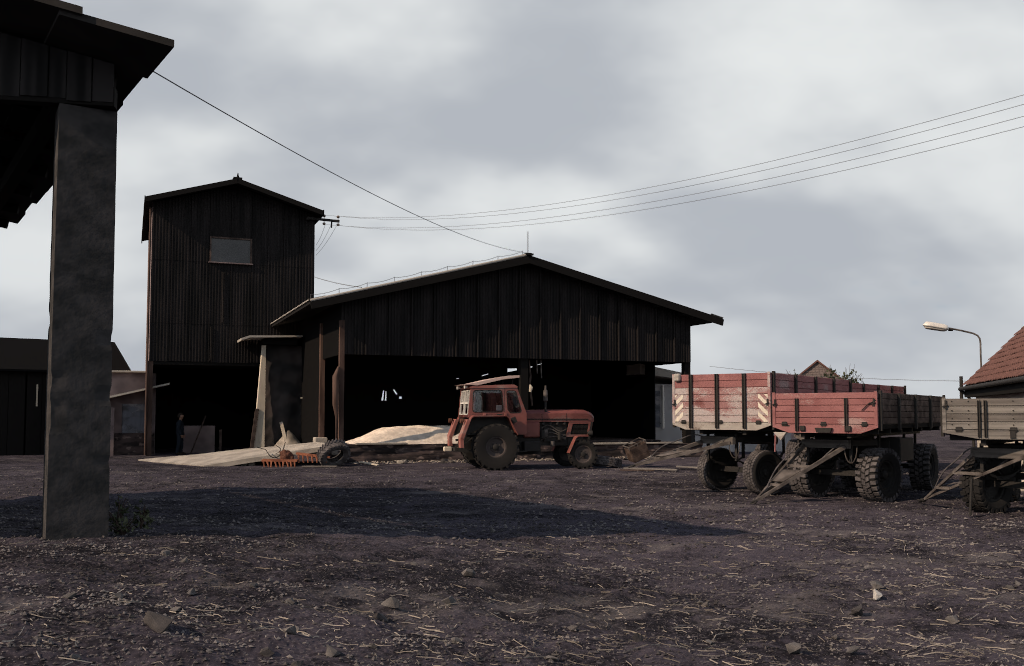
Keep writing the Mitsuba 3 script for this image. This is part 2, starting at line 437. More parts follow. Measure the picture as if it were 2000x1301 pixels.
# back wall with real gaps, side walls
BACK = Polygon([(0, 0), (BL, 0), (BL, BEAVE), (BL, float(barn_roof(BL)) - 0.03), (BMID, BRIDGE - 0.03), (0, float(barn_roof(0)) - 0.03)])
for hole in ([(9.62, 3.63), (10.12, 3.73), (10.12, 3.82), (9.62, 3.80)], [(8.35, 3.42), (8.68, 3.52), (8.68, 3.555), (8.35, 3.46)], [(7.1, 3.27), (7.25, 3.30), (7.25, 3.33), (7.1, 3.30)],
             [(11.12, 3.98), (11.4, 4.05), (11.4, 4.085), (11.12, 4.01)], [(10.75, 3.86), (10.9, 3.89), (10.9, 3.93), (10.75, 3.90)], [(3.62, 2.28), (3.72, 2.28), (3.76, 2.72), (3.70, 2.72)], [(3.78, 2.28), (3.86, 2.28), (3.86, 2.68), (3.82, 2.72)],
             [(4.15, 2.76), (4.22, 2.78), (4.36, 2.56), (4.30, 2.54)], [(4.42, 2.36), (4.56, 2.36), (4.56, 2.46), (4.44, 2.46)]):
    BACK = BACK.difference(Polygon(hole))
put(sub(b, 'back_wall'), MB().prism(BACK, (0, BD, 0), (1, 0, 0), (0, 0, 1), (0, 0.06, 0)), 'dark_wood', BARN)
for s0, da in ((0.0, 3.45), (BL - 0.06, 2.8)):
    put(sub(b, 'side_wall'), MB().box(s0, s0 + 0.06, da, BD - 0.003, 0.0, BEAVE + 0.2), 'near_black', BARN)  # wall coloured black so that its sunlit face reads as shade
    put(sub(b, 'side_skirt'), MB().box(s0, s0 + 0.06, 0.02, da - 0.003, 3.74, BEAVE + 0.2), 'near_black', BARN)
for s0, w, d0, mt in ((BL - 0.26, 0.26, 0.05, 'dark_wood'), (6.72, 0.3, 0.1, 'dark_wood')):
    put(sub(b, 'post'), MB().box(s0, s0 + w, d0, d0 + 0.26, 0.5, 3.76), mt, BARN)
m = MB().box(-0.06, 0.10, -0.1, 0.08, 0.72, 4.9)
put(sub(b, 'corner_post'), m, 'rust_post', BARN)
m = MB().tube([(-0.17, -0.16, 0.75), (-0.16, -0.16, 1.6), (-0.2, -0.16, 2.0), (-0.2, -0.16, 2.95), (-0.1, -0.14, 3.3)], [0.03, 0.05, 0.1, 0.12, 0.04], 8)
put(sub(b, 'wrapped_sleeve'), m, 'rust_post', BARN, smooth=50)
put(sub(b, 'side_post'), MB().box(-0.09, 0.09, 3.3, 3.5, 0.78, 5.1), 'rust_post', BARN)
for s0, d0, z1 in ((-0.28, 3.1, 0.82), (-0.36, -0.3, 0.74)):
    put(sub(b, 'post_footing'), MB().bevel(s0, s0 + 0.46, d0, d0 + 0.5, 0.3, z1, 0.03), 'concrete', BARN)
# plinth: a broken concrete edge
pl = trimesh.creation.box(extents=(BL + 0.5, 2.6, 0.66))
for _ in range(5):
    pl = pl.subdivide()
pv = np.array(pl.vertices)
pv[:, 0] += BL / 2 + 0.1
pv[:, 1] += 1.0
pv[:, 2] += 0.30
front = sst(0.1, -0.3, pv[:, 1])
nz = meshkit.fbm(pv * [1.4, 2.0, 2.4], 4, 17) - 0.5
pv[:, 1] += front * (nz * 0.55 + 0.06 - 0.25 * np.maximum(0, 0.3 - pv[:, 2]))
pv[:, 2] += -0.10 * sst(4, 12, pv[:, 0]) * (pv[:, 2] > 0.5) + front * nz * 0.06
put(sub(b, 'plinth'), (pv, np.array(pl.faces)), 'rubble', BARN)
put(sub(b, 'floor'), MB().box(0.1, BL - 0.1, 2.2, BD - 0.01, 0.2, 0.60), 'rubble', BARN)
for s0, s1, zc in ((0.5, 2.3, 0.70), (5.6, 8.8, 0.645), (9.2, 13.4, 0.60)):
    put(sub(b, 'plinth_edge'), MB().bevel(s0, s1, -0.32, -0.1, zc - 0.07, zc, 0.015), 'concrete', BARN)
# lightning conductor along the left verge, rod on the ridge
m = MB()
pts = []
for t in np.linspace(0.03, 1, 9):
    s_, z_ = BMID + (-1.15 - BMID) * t, BRIDGE + 0.12 + (BEAVE - BRIDGE) * t
    m.tube([(s_, -0.5, z_), (s_, -0.5, z_ + 0.2)], 0.010, 5)
    pts.append((s_, -0.5, z_ + 0.18))
dense = []
for a_, c_ in zip(pts[:-1], pts[1:]):
    for t in np.linspace(0, 1, 6)[:-1]:
        dense.append(np.array(a_) * (1 - t) + np.array(c_) * t - [0, 0, 0.05 * 4 * t * (1 - t)])
m.tube(dense + [pts[-1]], 0.008, 5)
m.tube([(BMID, -0.45, BRIDGE + 0.1), (BMID, -0.45, BRIDGE + 1.0)], 0.014, 6)
put(sub(b, 'lightning_conductor'), m, 'wire', BARN)
put(sub(b, 'hung_bundle'), MB().tube([(7.15, 0.3, 3.7), (7.2, 0.3, 3.1), (7.12, 0.25, 2.7), (7.16, 0.2, 2.45), (7.25, 0.25, 2.0)], [0.02, 0.04, 0.06, 0.05, 0.03], 7), 'brown_wood', BARN)
put(sub(b, 'hung_sack'), MB().tube([(7.1, 0.12, 2.78), (7.13, 0.1, 2.66), (7.1, 0.1, 2.5)], [0.03, 0.08, 0.05], 7), 'pale_wood', BARN)
for s0 in (7.45, 7.62):
    put(sub(b, 'hung_strap'), MB().bar((s0, 0.3, 3.72), (s0 + 0.03, 0.3, 3.2 - (s0 - 7.45)), 0.04, 0.03), 'steel_dusty', BARN)

# heap of grain on the plinth
u = np.linspace(0, 1, 130)
w = np.linspace(0, 1, 60)
U, W = np.meshgrid(u, w)
hs, hd = 0.3 + 6.6 * U, -0.22 + 4.2 * W
prof = sst(0, 0.36, U) * sst(1.0, 0.75, U) * np.minimum(1, sst(0, 0.42, W) * 1.08) * sst(1.0, 0.7, W)
hz = 0.60 + 0.66 * np.minimum(prof, 0.92) + 0.16 * (meshkit.fbm(np.stack([hs * 1.6, hd * 1.6, hs * 0], -1), 5, 4) - 0.5) * sst(0.02, 0.2, prof)
hz = np.where(prof < 0.02, 0.5, hz)
q = np.arange(U.size).reshape(U.shape)
hf = np.stack([q[:-1, :-1], q[:-1, 1:], q[1:, 1:], q[1:, :-1]], -1).reshape(-1, 4)
put('grain_heap', (np.stack([hs, hd, hz], -1).reshape(-1, 3), hf), 'sand', BARN, smooth=True)
tag('grain_heap', 'pale sandy heap on the plinth just inside the open barn, left of the tractor', 'heap')

# ---------------------------------------------------------------- timber tower
TOW = yaw((-14.7, 38.35), 22)
TW, TD, TZ = 6.6, 9.0, 3.83
TE, TR = 10.30, 11.36
TMID = TW / 2 - 0.05


def tower_roof(s):
    return TR - (TR - TE) / 3.5 * np.abs(np.asarray(s, float) - TMID)


t = 'timber_tower'
tag(t, 'tall dark clad tower with low gable roof and one window, left of the barn', 'tower')
cols = [0, 0.75, 1.5, 2.25, 3.1, 3.95, 4.62, 5.28, 5.94, TW]
for i in range(9):
    s0, s1 = cols[i], cols[i + 1] - 0.006
    shift = float(rng.uniform(-0.02, 0.02))
    for k, (z0, z1) in enumerate(((TZ + shift, 5.44), (5.40, 8.04), (8.00, 99))):
        if k == 2 and i in (3, 4):
            z0 = 9.09
        put(sub(t, 'cladding_panel'), corrugated(s0, s1, z0, lambda q: min(z1, float(tower_roof(q)) - 0.05), 0.125, 0.03, 0.045, -0.014 * k), 'cladding', TOW)
wn = sub(t, 'window')
m = MB()
for a_ in ((2.25, 2.31, 8.02, 9.09), (3.89, 3.95, 8.02, 9.09), (2.311, 3.889, 9.03, 9.09)):
    m.box(a_[0], a_[1], -0.07, 0.0, a_[2], a_[3])
put(sub(wn, 'frame'), m, 'brown_wood', TOW)
put(sub(wn, 'pane'), MB().add([(2.31, 0.0, 8.03), (3.89, 0.0, 8.03), (3.89, 0.0, 9.03), (2.31, 0.0, 9.03)], [[0, 1, 2, 3]]), 'blind_glass', TOW)
put(sub(wn, 'sill'), MB().bevel(2.2, 4.0, -0.16, -0.02, 7.97, 8.015, 0.01), 'plaster', TOW)
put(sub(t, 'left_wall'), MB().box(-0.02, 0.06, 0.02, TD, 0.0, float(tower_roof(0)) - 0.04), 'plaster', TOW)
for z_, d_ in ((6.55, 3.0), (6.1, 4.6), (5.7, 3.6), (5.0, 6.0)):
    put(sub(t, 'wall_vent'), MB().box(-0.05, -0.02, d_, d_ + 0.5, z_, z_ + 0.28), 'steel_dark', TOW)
put(sub(t, 'right_wall'), MB().box(TW - 0.07, TW, 0.02, TD, 0.0, float(tower_roof(TW)) - 0.04), 'near_black', TOW)
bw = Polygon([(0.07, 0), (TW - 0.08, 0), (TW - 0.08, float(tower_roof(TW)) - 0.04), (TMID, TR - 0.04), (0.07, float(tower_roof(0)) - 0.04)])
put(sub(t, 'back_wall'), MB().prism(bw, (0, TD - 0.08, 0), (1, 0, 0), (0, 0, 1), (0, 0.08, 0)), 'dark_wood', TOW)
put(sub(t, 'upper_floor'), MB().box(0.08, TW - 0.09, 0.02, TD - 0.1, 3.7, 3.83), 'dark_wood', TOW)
for side in (-1, 1):
    e = TMID + side * 3.55
    m = MB().prism(Polygon([(TMID, TR), (e, TE), (e, TE + 0.09), (TMID, TR + 0.09)]), (0, -0.82, 0), (1, 0, 0), (0, 0, 1), (0, TD + 1.2, 0))
    put(sub(t, 'roof'), m, 'bitumen', TOW)
    m = MB().bar((TMID + side * 0.02, -0.84, TR - 0.02), (e, -0.84, TE - 0.02), 0.035, 0.2)
    m.bar((e + side * 0.02, -0.82, TE + 0.0), (e + side * 0.02, TD + 0.3, TE + 0.0), 0.04, 0.24)
    put(sub(t, 'fascia'), m, 'dark_wood', TOW)
m = MB().bar((TMID, -0.84, TR + 0.11), (TMID, TD + 0.3, TR + 0.11), 0.35, 0.06)
m.tube([(TMID, -0.8, TR + 0.12), (TMID, -0.8, TR + 0.32)], [0.06, 0.02], 6)
put(sub(t, 'ridge_cap'), m, 'bitumen', TOW)
for s0, d0 in ((-0.06, -0.06), (TW - 0.12, -0.06), (TW - 0.2, TD - 0.5)):
    put(sub(t, 'post'), MB().box(s0, s0 + 0.2, d0 + 0.07, d0 + 0.27, 0.0, TZ), 'rust_post', TOW)
put(sub(t, 'downpipe'), MB().tube([(-0.09, -0.04, 0.05), (-0.09, -0.04, 10.1)], 0.045, 8), 'rust_post', TOW, smooth=60)
put(sub(t, 'front_pipe'), MB().tube([(2.8, -0.08, 7.6), (2.8, -0.08, 5.5)], 0.03, 6), 'cladding', TOW, smooth=60)
put(sub(t, 'front_pipe'), MB().tube([(2.35, -0.08, 5.3), (2.35, -0.08, 3.95), (2.3, -0.1, 3.88)], 0.028, 6), 'cladding', TOW, smooth=60)
# bracket with insulators at the right corner
br = sub(t, 'wire_bracket')
m = MB().bar((6.2, -0.25, 10.13), (7.62, -0.25, 10.09), 0.09, 0.1)
m.bar((6.25, -0.25, 10.1), (6.25, 0.1, 10.1), 0.09, 0.09)
put(sub(br, 'arm'), m, 'steel_dark', TOW)
INS = []
for s0 in (6.95, 7.56):
    for up_ in (1, -1):
        z0 = 10.11
        m = MB().tube([(s0, -0.25, z0), (s0, -0.25, z0 + up_ * 0.13)], 0.015, 6)
        m.lathe([(0.0, z0 + up_ * 0.12), (0.05, z0 + up_ * 0.13), (0.075, z0 + up_ * 0.17), (0.05, z0 + up_ * 0.22), (0.0, z0 + up_ * 0.24)], 10, (s0, -0.25, 0), axis=2)
        put(sub(br, 'insulator'), m, 'porcelain', TOW, smooth=50)
        INS.append(TOW([(s0, -0.25, z0 + up_ * 0.2)])[0])
put(sub(br, 'drop_tube'), MB().bar((7.28, -0.25, 10.05), (7.27, -0.25, 9.78), 0.05, 0.05), 'steel_dark', TOW)
m = MB()
for s0, k in ((7.0, 0.9), (7.25, 1.15), (7.5, 1.35)):
    c = np.array([[s0, -0.25, 9.9]]) * (1 - np.linspace(0, 1, 8)[:, None]) + np.array([[6.64, -0.1, 9.9 - k]]) * np.linspace(0, 1, 8)[:, None]
    c[:, 2] -= 0.1 * np.sin(np.linspace(0, np.pi, 8))
    m.tube(c, 0.007, 5)
put(sub(br, 'lead_in'), m, 'wire', TOW)
# things under the tower: stub wall with a handle leaning on it
put('stub_wall', MB().bevel(1.35, 2.75, 1.9, 2.1, 0.0, 1.18, 0.02), 'plaster', TOW)
tag('stub_wall', 'low plastered wall in the passage under the tower, beside the standing person', 'wall')
put('broom_handle', MB().tube([(1.75, 1.4, 0.03), (2.35, 1.85, 1.6)], 0.03, 7), 'brown_wood', TOW, smooth=60)
tag('broom_handle', 'long wooden handle leaning on the low wall under the tower', 'pole')
put('upright_slat', MB().bar((2.95, 1.6, 0.02), (2.98, 1.85, 1.0), 0.11, 0.03), 'brown_wood', TOW)
tag('upright_slat', 'short upright plank right of the leaning handle under the tower', 'plank')

# canopy between tower and barn, its white post, tarpaulin
c = 'entrance_canopy'
tag(c, 'small canopy with thin pale roof slab between the tower and the barn', 'canopy')
m = MB().prism(Polygon([(3.42, 4.66), (3.75, 4.78), (5.85, 4.86), (5.85, 4.93), (3.74, 4.86), (3.40, 4.74)]), (0, -1.7, 0), (1, 0, 0), (0, 0, 1), (0, 1.6, 0))
put(sub(c, 'roof_slab'), m, 'asbestos', TOW)
m = MB().box(4.32, 5.7, -1.3, -0.15, 4.55, 4.76)
put(sub(c, 'beam'), m, 'dark_wood', TOW)
m = MB().add([(3.98, -1.25, 0.0), (4.44, -1.25, 0.0), (4.44, -0.95, 0.0), (3.98, -0.95, 0.0), (4.30, -1.25, 4.5), (4.44, -1.25, 4.5), (4.44, -0.95, 4.5), (4.30, -0.95, 4.5)],
             [[0, 1, 5, 4], [1, 2, 6, 5], [2, 3, 7, 6], [3, 0, 4, 7], [4, 5, 6, 7]])
put(sub(c, 'post'), m, 'pale_wood', TOW)
put(sub(c, 'post_board'), MB().bar((3.9, -1.3, 0.1), (4.12, -1.28, 1.9), 0.05, 0.14), 'brown_wood', TOW)
uu, vv = np.meshgrid(np.linspace(0, 1, 26), np.linspace(0, 1, 40))
ts, tz = 4.46 + 1.95 * uu, 0.35 + 4.2 * vv
td = -0.75 - 0.28 * (meshkit.fbm(np.stack([ts * 1.3, tz * 0.9, ts * 0], -1), 4, 8) - 0.5) - 0.22 * np.sin(vv * np.pi) * np.sin(uu * np.pi)
q = np.arange(uu.size).reshape(uu.shape)
qf = np.stack([q[:-1, :-1], q[:-1, 1:], q[1:, 1:], q[1:, :-1]], -1).reshape(-1, 4)
tv = np.concatenate([np.stack([ts, td, tz], -1).reshape(-1, 3), np.stack([ts, td + 0.012, tz], -1).reshape(-1, 3)])
put('tarpaulin', (tv, np.vstack([qf, qf[:, ::-1] + uu.size])), 'tarp', TOW, smooth=True)
tag('tarpaulin', 'dark bulging tarpaulin hung under the small canopy right of the white post', 'tarpaulin')
for k, (pa, pb, w_, mt, lb) in enumerate((((5.32, -1.5, 0.3), (5.12, -1.05, 1.35), 0.13, 'pale_wood', 'short white board leaning against the dark tarpaulin'), ((5.9, -1.15, 2.35), (6.3, -1.1, 2.42), 0.06, 'pale_wood', 'small pale slat sticking out of the tarpaulin near the barn post'))):
    tag(put('leaning_board', MB().bar(pa, pb, w_, 0.03, up=(0, 1, 0)), mt, TOW), lb, 'board')
u = np.linspace(0, 1, 24)
U, W = np.meshgrid(u, u)
r_ = np.hypot(U - 0.5, W - 0.5) * 2
hz = 0.05 + 1.0 * np.clip(1 - r_, 0, 1) + 0.08 * (meshkit.fbm(np.stack([U * 9, W * 9, U * 0], -1), 3, 6) - 0.5) * (r_ < 0.95)
q = np.arange(U.size).reshape(U.shape)
qf = np.stack([q[:-1, :-1], q[:-1, 1:], q[1:, 1:], q[1:, :-1]], -1).reshape(-1, 4)
put('straw_pile', (np.stack([4.55 + 1.75 * U, -1.75 + 1.2 * W, hz], -1).reshape(-1, 3), qf), 'straw', TOW, smooth=True)
tag('straw_pile', 'pale pointed pile at the foot of the tarpaulin behind the concrete ramp', 'pile')

# concrete ramp up to the plinth
rp = 'concrete_ramp'
tag(rp, 'pale concrete ramp slab rising to the barn plinth, lit by the sun', 'ramp')
rA, rB, rC, rD = np.array([-13.6, 34.6, 0.03]), np.array([-9.9, 30.6, 0.03]), np.array([-5.75, 31.15, 0.69]), np.array([-6.8, 33.2, 0.72])
v, n, k = [], 16, 8
for lay in (0, 1):
    for i in range(n + 1):
        for j in range(k + 1):
            a_, c_ = i / n, j / k
            P_ = (rB * (1 - a_) + rC * a_) * (1 - c_) + (rA * (1 - a_) + rD * a_) * c_
            w_ = 0.05 * (float(meshkit.fbm(np.array([P_[0] * 0.8, P_[1] * 0.8, 0.0]), 3, 3)) - 0.5)
            v.append(P_ + [0, 0, w_ - (0.15 if lay else 0)])
N1 = (n + 1) * (k + 1)
f = []
for i in range(n):
    for j in range(k):
        q = i * (k + 1) + j
        f += [[q, q + k + 1, q + k + 2, q + 1], [N1 + q, N1 + q + 1, N1 + q + k + 2, N1 + q + k + 1]]
    for q in (i * (k + 1), i * (k + 1) + k):
        f += [[q, N1 + q, N1 + q + k + 1, q + k + 1]]
for j in range(k):
    for q in (j, n * (k + 1) + j):
        f += [[q, q + 1, N1 + q + 1, N1 + q]]
put(sub(rp, 'slab'), MB().add(v, f), 'concrete')
for x_ in (-8.75, -8.5):
    put(sub(rp, 'support'), MB().bevel(x_ - 0.09, x_ + 0.09, 31.0, 31.2, -0.05, 0.15, 0.02), 'concrete')

# ---------------------------------------------------------------- roofed shed on the left
sh = 'roofed_shed'
tag(sh, 'dark open shed roof on a tall pillar at the left edge', 'shed')
P0, P1 = np.array([-3.217, 8.827, 5.184]), np.array([-9.057, 17.37, 5.184])
VD = np.array([-0.956, -0.193, 0.221])
ED = (P1 - P0) / np.linalg.norm(P1 - P0)
EL = np.linalg.norm(P1 - P0)
NS = 10
for i in range(NS):
    a0, a1 = EL * i / NS, EL * (i + 1) / NS - 0.004
    off = 0.0 if i == 0 else float(rng.uniform(-0.03, 0.13))
    for k, (w0, w1) in enumerate(((off, 1.05), (0.85, 3.1), (2.9, 7.0))):
        q0 = P0 + ED * a0
        q1 = P0 + ED * a1
        lift = np.array([0, 0, 0.045 * k])
        th = np.array([0, 0, 0.07])
        if i == 0 and k > 0:
            q0 = q0 - ED * 0.05 * k
        vv_ = [q0 + VD * w0 + lift, q1 + VD * w0 + lift, q1 + VD * w1 + lift, q0 + VD * w1 + lift]
        vv_ = vv_ + [x_ + th for x_ in vv_]
        put(sub(sh, 'roof_sheet'), MB().add(vv_, [[0, 1, 2, 3], [4, 7, 6, 5], [0, 4, 5, 1], [1, 5, 6, 2], [2, 6, 7, 3], [3, 7, 4, 0]]), 'roof_dirty')
m = MB()
for a_ in np.linspace(0.45, EL - 0.9, 7):
    q0 = P0 + ED * (a_ + 0.65) - [0, 0, 0.10]
    m.bar(q0 + VD * 0.3, q0 + VD * 6.8, 0.09, 0.16)
put(sub(sh, 'rafters'), m, 'dark_wood')
labels[sub(sh, 'rafters')] = {'kind': 'stuff'}
put(sub(sh, 'eave_beam'), MB().bar(P0 + ED * 1.15 + VD * 0.75 - [0, 0, 0.26], P1 - ED * 0.2 + VD * 0.75 - [0, 0, 0.26], 0.16, 0.2), 'dark_wood')
VH = np.array([-0.980, -0.198, 0])
G0 = P0 + ED * 0.85
put(sub(sh, 'gable_beam'), MB().bar(G0 + VH * 0.36 + [0.0, 0.05, -0.27], G0 + VH * 6.5 + [0.0, 0.05, -0.27], 0.14, 0.2), 'dark_wood')
w0 = 0.36
bw_ = [0.21, 0.24, 0.17, 0.26, 0.22, 0.19, 0.25, 0.22, 0.24, 0.2, 0.23, 0.24, 0.22, 0.25, 0.22, 0.24]
for k, wb_ in enumerate(bw_):
    z0 = 4.89 - float(rng.uniform(0, 0.03)) - 0.02
    q0, q1 = G0 + VH * w0, G0 + VH * (w0 + wb_ - 0.012)
    out = np.array([0.198, -0.98, 0]) * (0.028 + 0.012 * (k % 2))
    zt = lambda w: 5.184 + 0.2266 * w - 0.02
    v = [[q0[0], q0[1], z0], [q1[0], q1[1], z0], [q1[0], q1[1], zt(w0 + wb_)], [q0[0], q0[1], zt(w0)]]
    v = np.array(v)
    put(sub(sh, 'gable_board'), MB().add(np.vstack([v, v + out]), [[0, 1, 2, 3], [4, 7, 6, 5], [0, 4, 5, 1], [1, 5, 6, 2], [2, 6, 7, 3], [3, 7, 4, 0]]), 'shed_board')
    w0 += wb_
# plank walls that close the shed left of the pillar (outside the frame)
w0 = 1.50
while w0 < 6.9:
    q0, q1 = G0 + VH * w0, G0 + VH * (w0 + 0.285)
    out = np.array([0.198, -0.98, 0]) * -0.03
    v = np.array([[q0[0], q0[1], -0.1], [q1[0], q1[1], -0.1], [q1[0], q1[1], 4.79], [q0[0], q0[1], 4.79]])
    put(sub(sh, 'front_board'), MB().add(np.vstack([v, v + out]), [[0, 1, 2, 3], [4, 7, 6, 5], [0, 4, 5, 1], [1, 5, 6, 2], [2, 6, 7, 3], [3, 7, 4, 0]]), 'shed_board')
    w0 += 0.29
q0, q1 = P0 + ED * 0.55 + VD * 6.85, P1 - ED * 0.3 + VD * 6.85
put(sub(sh, 'left_wall'), MB().add([(q0[0], q0[1], -0.1), (q1[0], q1[1], -0.1), (q1[0], q1[1], q1[2] - 0.02), (q0[0], q0[1], q0[2] - 0.02), (q0[0] - 0.06, q0[1], -0.1), (q1[0] - 0.06, q1[1], -0.1), (q1[0] - 0.06, q1[1], q1[2] - 0.02), (q0[0] - 0.06, q0[1], q0[2] - 0.02)],
                              [[0, 1, 2, 3], [4, 7, 6, 5], [0, 4, 5, 1], [1, 5, 6, 2], [2, 6, 7, 3], [3, 7, 4, 0]]), 'dark_wood')
# the pillar: brick under rough render, chipped
pc = trimesh.creation.box(extents=(0.54, 0.42, 4.5))
for _ in range(6):
    pc = pc.subdivide()
pv = np.array(pc.vertices)
zrel = (pv[:, 2] + 2.25) / 4.5
pv[:, :2] *= (1.05 - 0.05 * zrel)[:, None]
nrm = np.sign(np.round(pv[:, :2] / np.array([0.25, 0.23]), 1))
edge = np.maximum(np.abs(np.abs(pv[:, 0]) - 0.27 * (1.05 - 0.05 * zrel)), np.abs(np.abs(pv[:, 1]) - 0.21 * (1.05 - 0.05 * zrel)))
ch = meshkit.fbm(pv * [16, 16, 9] + 3, 3, 2) - 0.5
cells = meshkit.noise(np.floor(pv * [1, 1, 7.5] + [0, 0, 0.5]) * 3.7 + np.sign(pv) * 2.1, 6)          # whole bricks bitten out of the corners
bite = sst(0.17, 0.02, edge) * (cells > 0.72) * sst(0.62, 0.5, zrel) * sst(0.10, 0.2, zrel) * (0.6 + 0.8 * meshkit.fbm(pv * [6, 6, 11], 3, 8))
rad = pv[:, :2] / (np.linalg.norm(pv[:, :2], axis=1, keepdims=True) + 1e-9)
pv[:, :2] += rad * (0.005 * ch - 0.016 * bite)[:, None]
pv[:, 2] += 0.30 + 2.25
put(sub(sh, 'pillar'), (pv, np.array(pc.faces)), 'pillar', yaw((-4.40, 9.62), 31))
for wv, ev in ((6.3, 0.5), (6.3, 9.5)):
    q0 = P0 + ED * ev + VD * wv
    put(sub(sh, 'pillar'), MB().box(q0[0] - 0.28, q0[0] + 0.28, q0[1] - 0.26, q0[1] + 0.26, 0.0, q0[2] - 0.2), 'pillar')

# ---------------------------------------------------------------- annex and long barn at the far left
an = 'plastered_annex'
tag(an, 'low plastered annex with a sloping lean-to slab, left of the tower', 'outbuilding')
put(sub(an, 'wall'), MB().box(-3.6, 0.30, 1.3, 1.6, -0.1, 3.4), 'plaster', TOW)
put(sub(an, 'coping'), MB().bevel(-3.7, -0.08, 0.98, 1.7, 3.403, 3.47, 0.012), 'asbestos', TOW)
put(sub(an, 'lean_to_slab'), MB().prism(Polygon([(-3.4, 1.80), (-1.5, 2.32), (0.8, 2.90), (0.8, 2.97), (-1.5, 2.40), (-3.4, 1.88)]), (0, 0.35, 0), (1, 0, 0), (0, 0, 1), (0, 0.948, 0)), 'asbestos', TOW)
put(sub(an, 'buttress'), MB().box(-3.4, -1.28, 0.75, 1.298, -0.1, 1.95), 'plaster', TOW)
dk = sub(an, 'door')
put(sub(dk, 'leaf'), MB().bevel(-0.98, -0.1, 1.23, 1.296, 0.05, 2.1, 0.01), 'blue_door', TOW)
m = MB()
for k in range(5):
    m.box(-0.96 + k * 0.172, -0.80 + k * 0.172, 1.205, 1.228, 0.9, 2.05)
put(sub(dk, 'boards'), m, 'blue_door', TOW)
put(sub(an, 'wall_base'), MB().box(-1.26, 0.28, 1.22, 1.297, -0.1, 0.9), 'rubble', TOW)
LB = yaw((-24.0, 36.0), 35)
lb_ = 'long_barn'
tag(lb_, 'long low black barn in the distance behind the shed pillar', 'barn')
for i in range(14):
    w_ = 0.62
    put(sub(lb_, 'wall_board'), MB().box(i * w_ + (0.05 if i in (8, 10) else 0), (i + 1) * w_ - 0.02, 0, 0.05, 0.0, 3.5), 'dark_wood', LB)
put(sub(lb_, 'back_wall'), MB().box(0, 8.7, 6.0, 6.1, 0.0, 3.5), 'dark_wood', LB)
for s0 in (0.0, 8.62):
    put(sub(lb_, 'end_wall'), MB().prism(Polygon([(0.06, 0), (5.99, 0), (5.99, 3.5), (3.0, 4.8), (0.06, 3.5)]), (s0, 0, 0), (0, 1, 0), (0, 0, 1), (0.07, 0, 0)), 'dark_wood', LB)
m = MB()
for y0, y1, z0, z1 in ((-0.4, 3.02, 3.42, 4.92), (3.02, 6.5, 4.92, 3.42)):
    m.add([(-0.3, y0, z0), (9.0, y0, z0), (9.0, y1, z1), (-0.3, y1, z1), (-0.3, y0, z0 + 0.08), (9.0, y0, z0 + 0.08), (9.0, y1, z1 + 0.08), (-0.3, y1, z1 + 0.08)], [[0, 1, 2, 3], [4, 7, 6, 5], [0, 4, 5, 1], [1, 5, 6, 2], [2, 6, 7, 3], [3, 7, 4, 0]])
put(sub(lb_, 'roof'), m, 'near_black', LB)
for s0 in (5.35,):
    put(sub(lb_, 'bright_slit_strip'), MB().box(s0, s0 + 0.06, -0.04, -0.003, 2.0, 2.9), 'pale_wood', LB)  # pale strip: the light of a slit in the wall, put into colour

# ---------------------------------------------------------------- low outbuilding behind the barn's right corner
ob = 'grey_outbuilding'
tag(ob, 'low grey building with a flat slab roof seen through the right end of the barn', 'outbuilding')
OB = yaw((5.9, 41.5), 14)
put(sub(ob, 'wall'), MB().box(0.0, 7.0, 0.0, 4.0, -0.1, 3.0), 'grey_wall', OB)
put(sub(ob, 'roof_slab'), MB().prism(Polygon([(-0.5, 3.42), (3.3, 3.02), (3.3, 3.14), (-0.5, 3.86)]), (0, -0.5, 0), (1, 0, 0), (0, 0, 1), (0, 4.9, 0)), 'asbestos', OB)
put(sub(ob, 'door'), MB().box(1.75, 2.25, -0.03, -0.003, 0.0, 1.6), 'steel_dark', OB)
put(sub(ob, 'door'), MB().box(0.15, 0.62, -0.03, -0.003, 1.1, 2.7), 'blue_door', OB)
put(sub(ob, 'pipe'), MB().tube([(0.72, -0.1, 1.05), (0.72, -0.1, 2.95)], 0.055, 8), 'white_enamel', OB, smooth=60)

# ---------------------------------------------------------------- tiled house on the right
ho = 'tiled_house'
tag(ho, 'cream house with steep red tiled roof at the right edge', 'house')
HC = np.array([16.25, 34.1])
HO = Frame((HC[0], HC[1]), (-0.286, -0.958), (0.958, -0.286))   # x along the eave towards the camera, y into the house
HE, HL, HW, HP = 2.70, 11.5, 6.4, 1.02
put(sub(ho, 'wall'), MB().prism(Polygon([(0.35, -0.1), (HW - 0.35, -0.1), (HW - 0.35, HE - 0.1), (HW / 2, HE + HP * (HW / 2 - 0.35) - 0.1), (0.35, HE - 0.1)]), (0.3, 0, 0), (0, 1, 0), (0, 0, 1), (HL - 0.6, 0, 0)), 'cream', HO)
for side in (0, 1):
    y0 = 0 if side == 0 else HW
    m = MB().add([(0, y0, HE - 0.05), (HL, y0, HE - 0.05), (HL, HW / 2, HE - 0.05 + HP * HW / 2), (0, HW / 2, HE - 0.05 + HP * HW / 2),
                  (0, y0, HE - 0.15), (HL, y0, HE - 0.15), (HL, HW / 2, HE - 0.15 + HP * HW / 2), (0, HW / 2, HE - 0.15 + HP * HW / 2)], [[0, 1, 2, 3], [4, 7, 6, 5], [0, 4, 5, 1], [1, 5, 6, 2], [2, 6, 7, 3], [3, 7, 4, 0]])
    put(sub(ho, 'roof_deck'), m, 'dark_wood', HO)
SL = math.hypot(1, HP)
rows = 15
tiles = 0
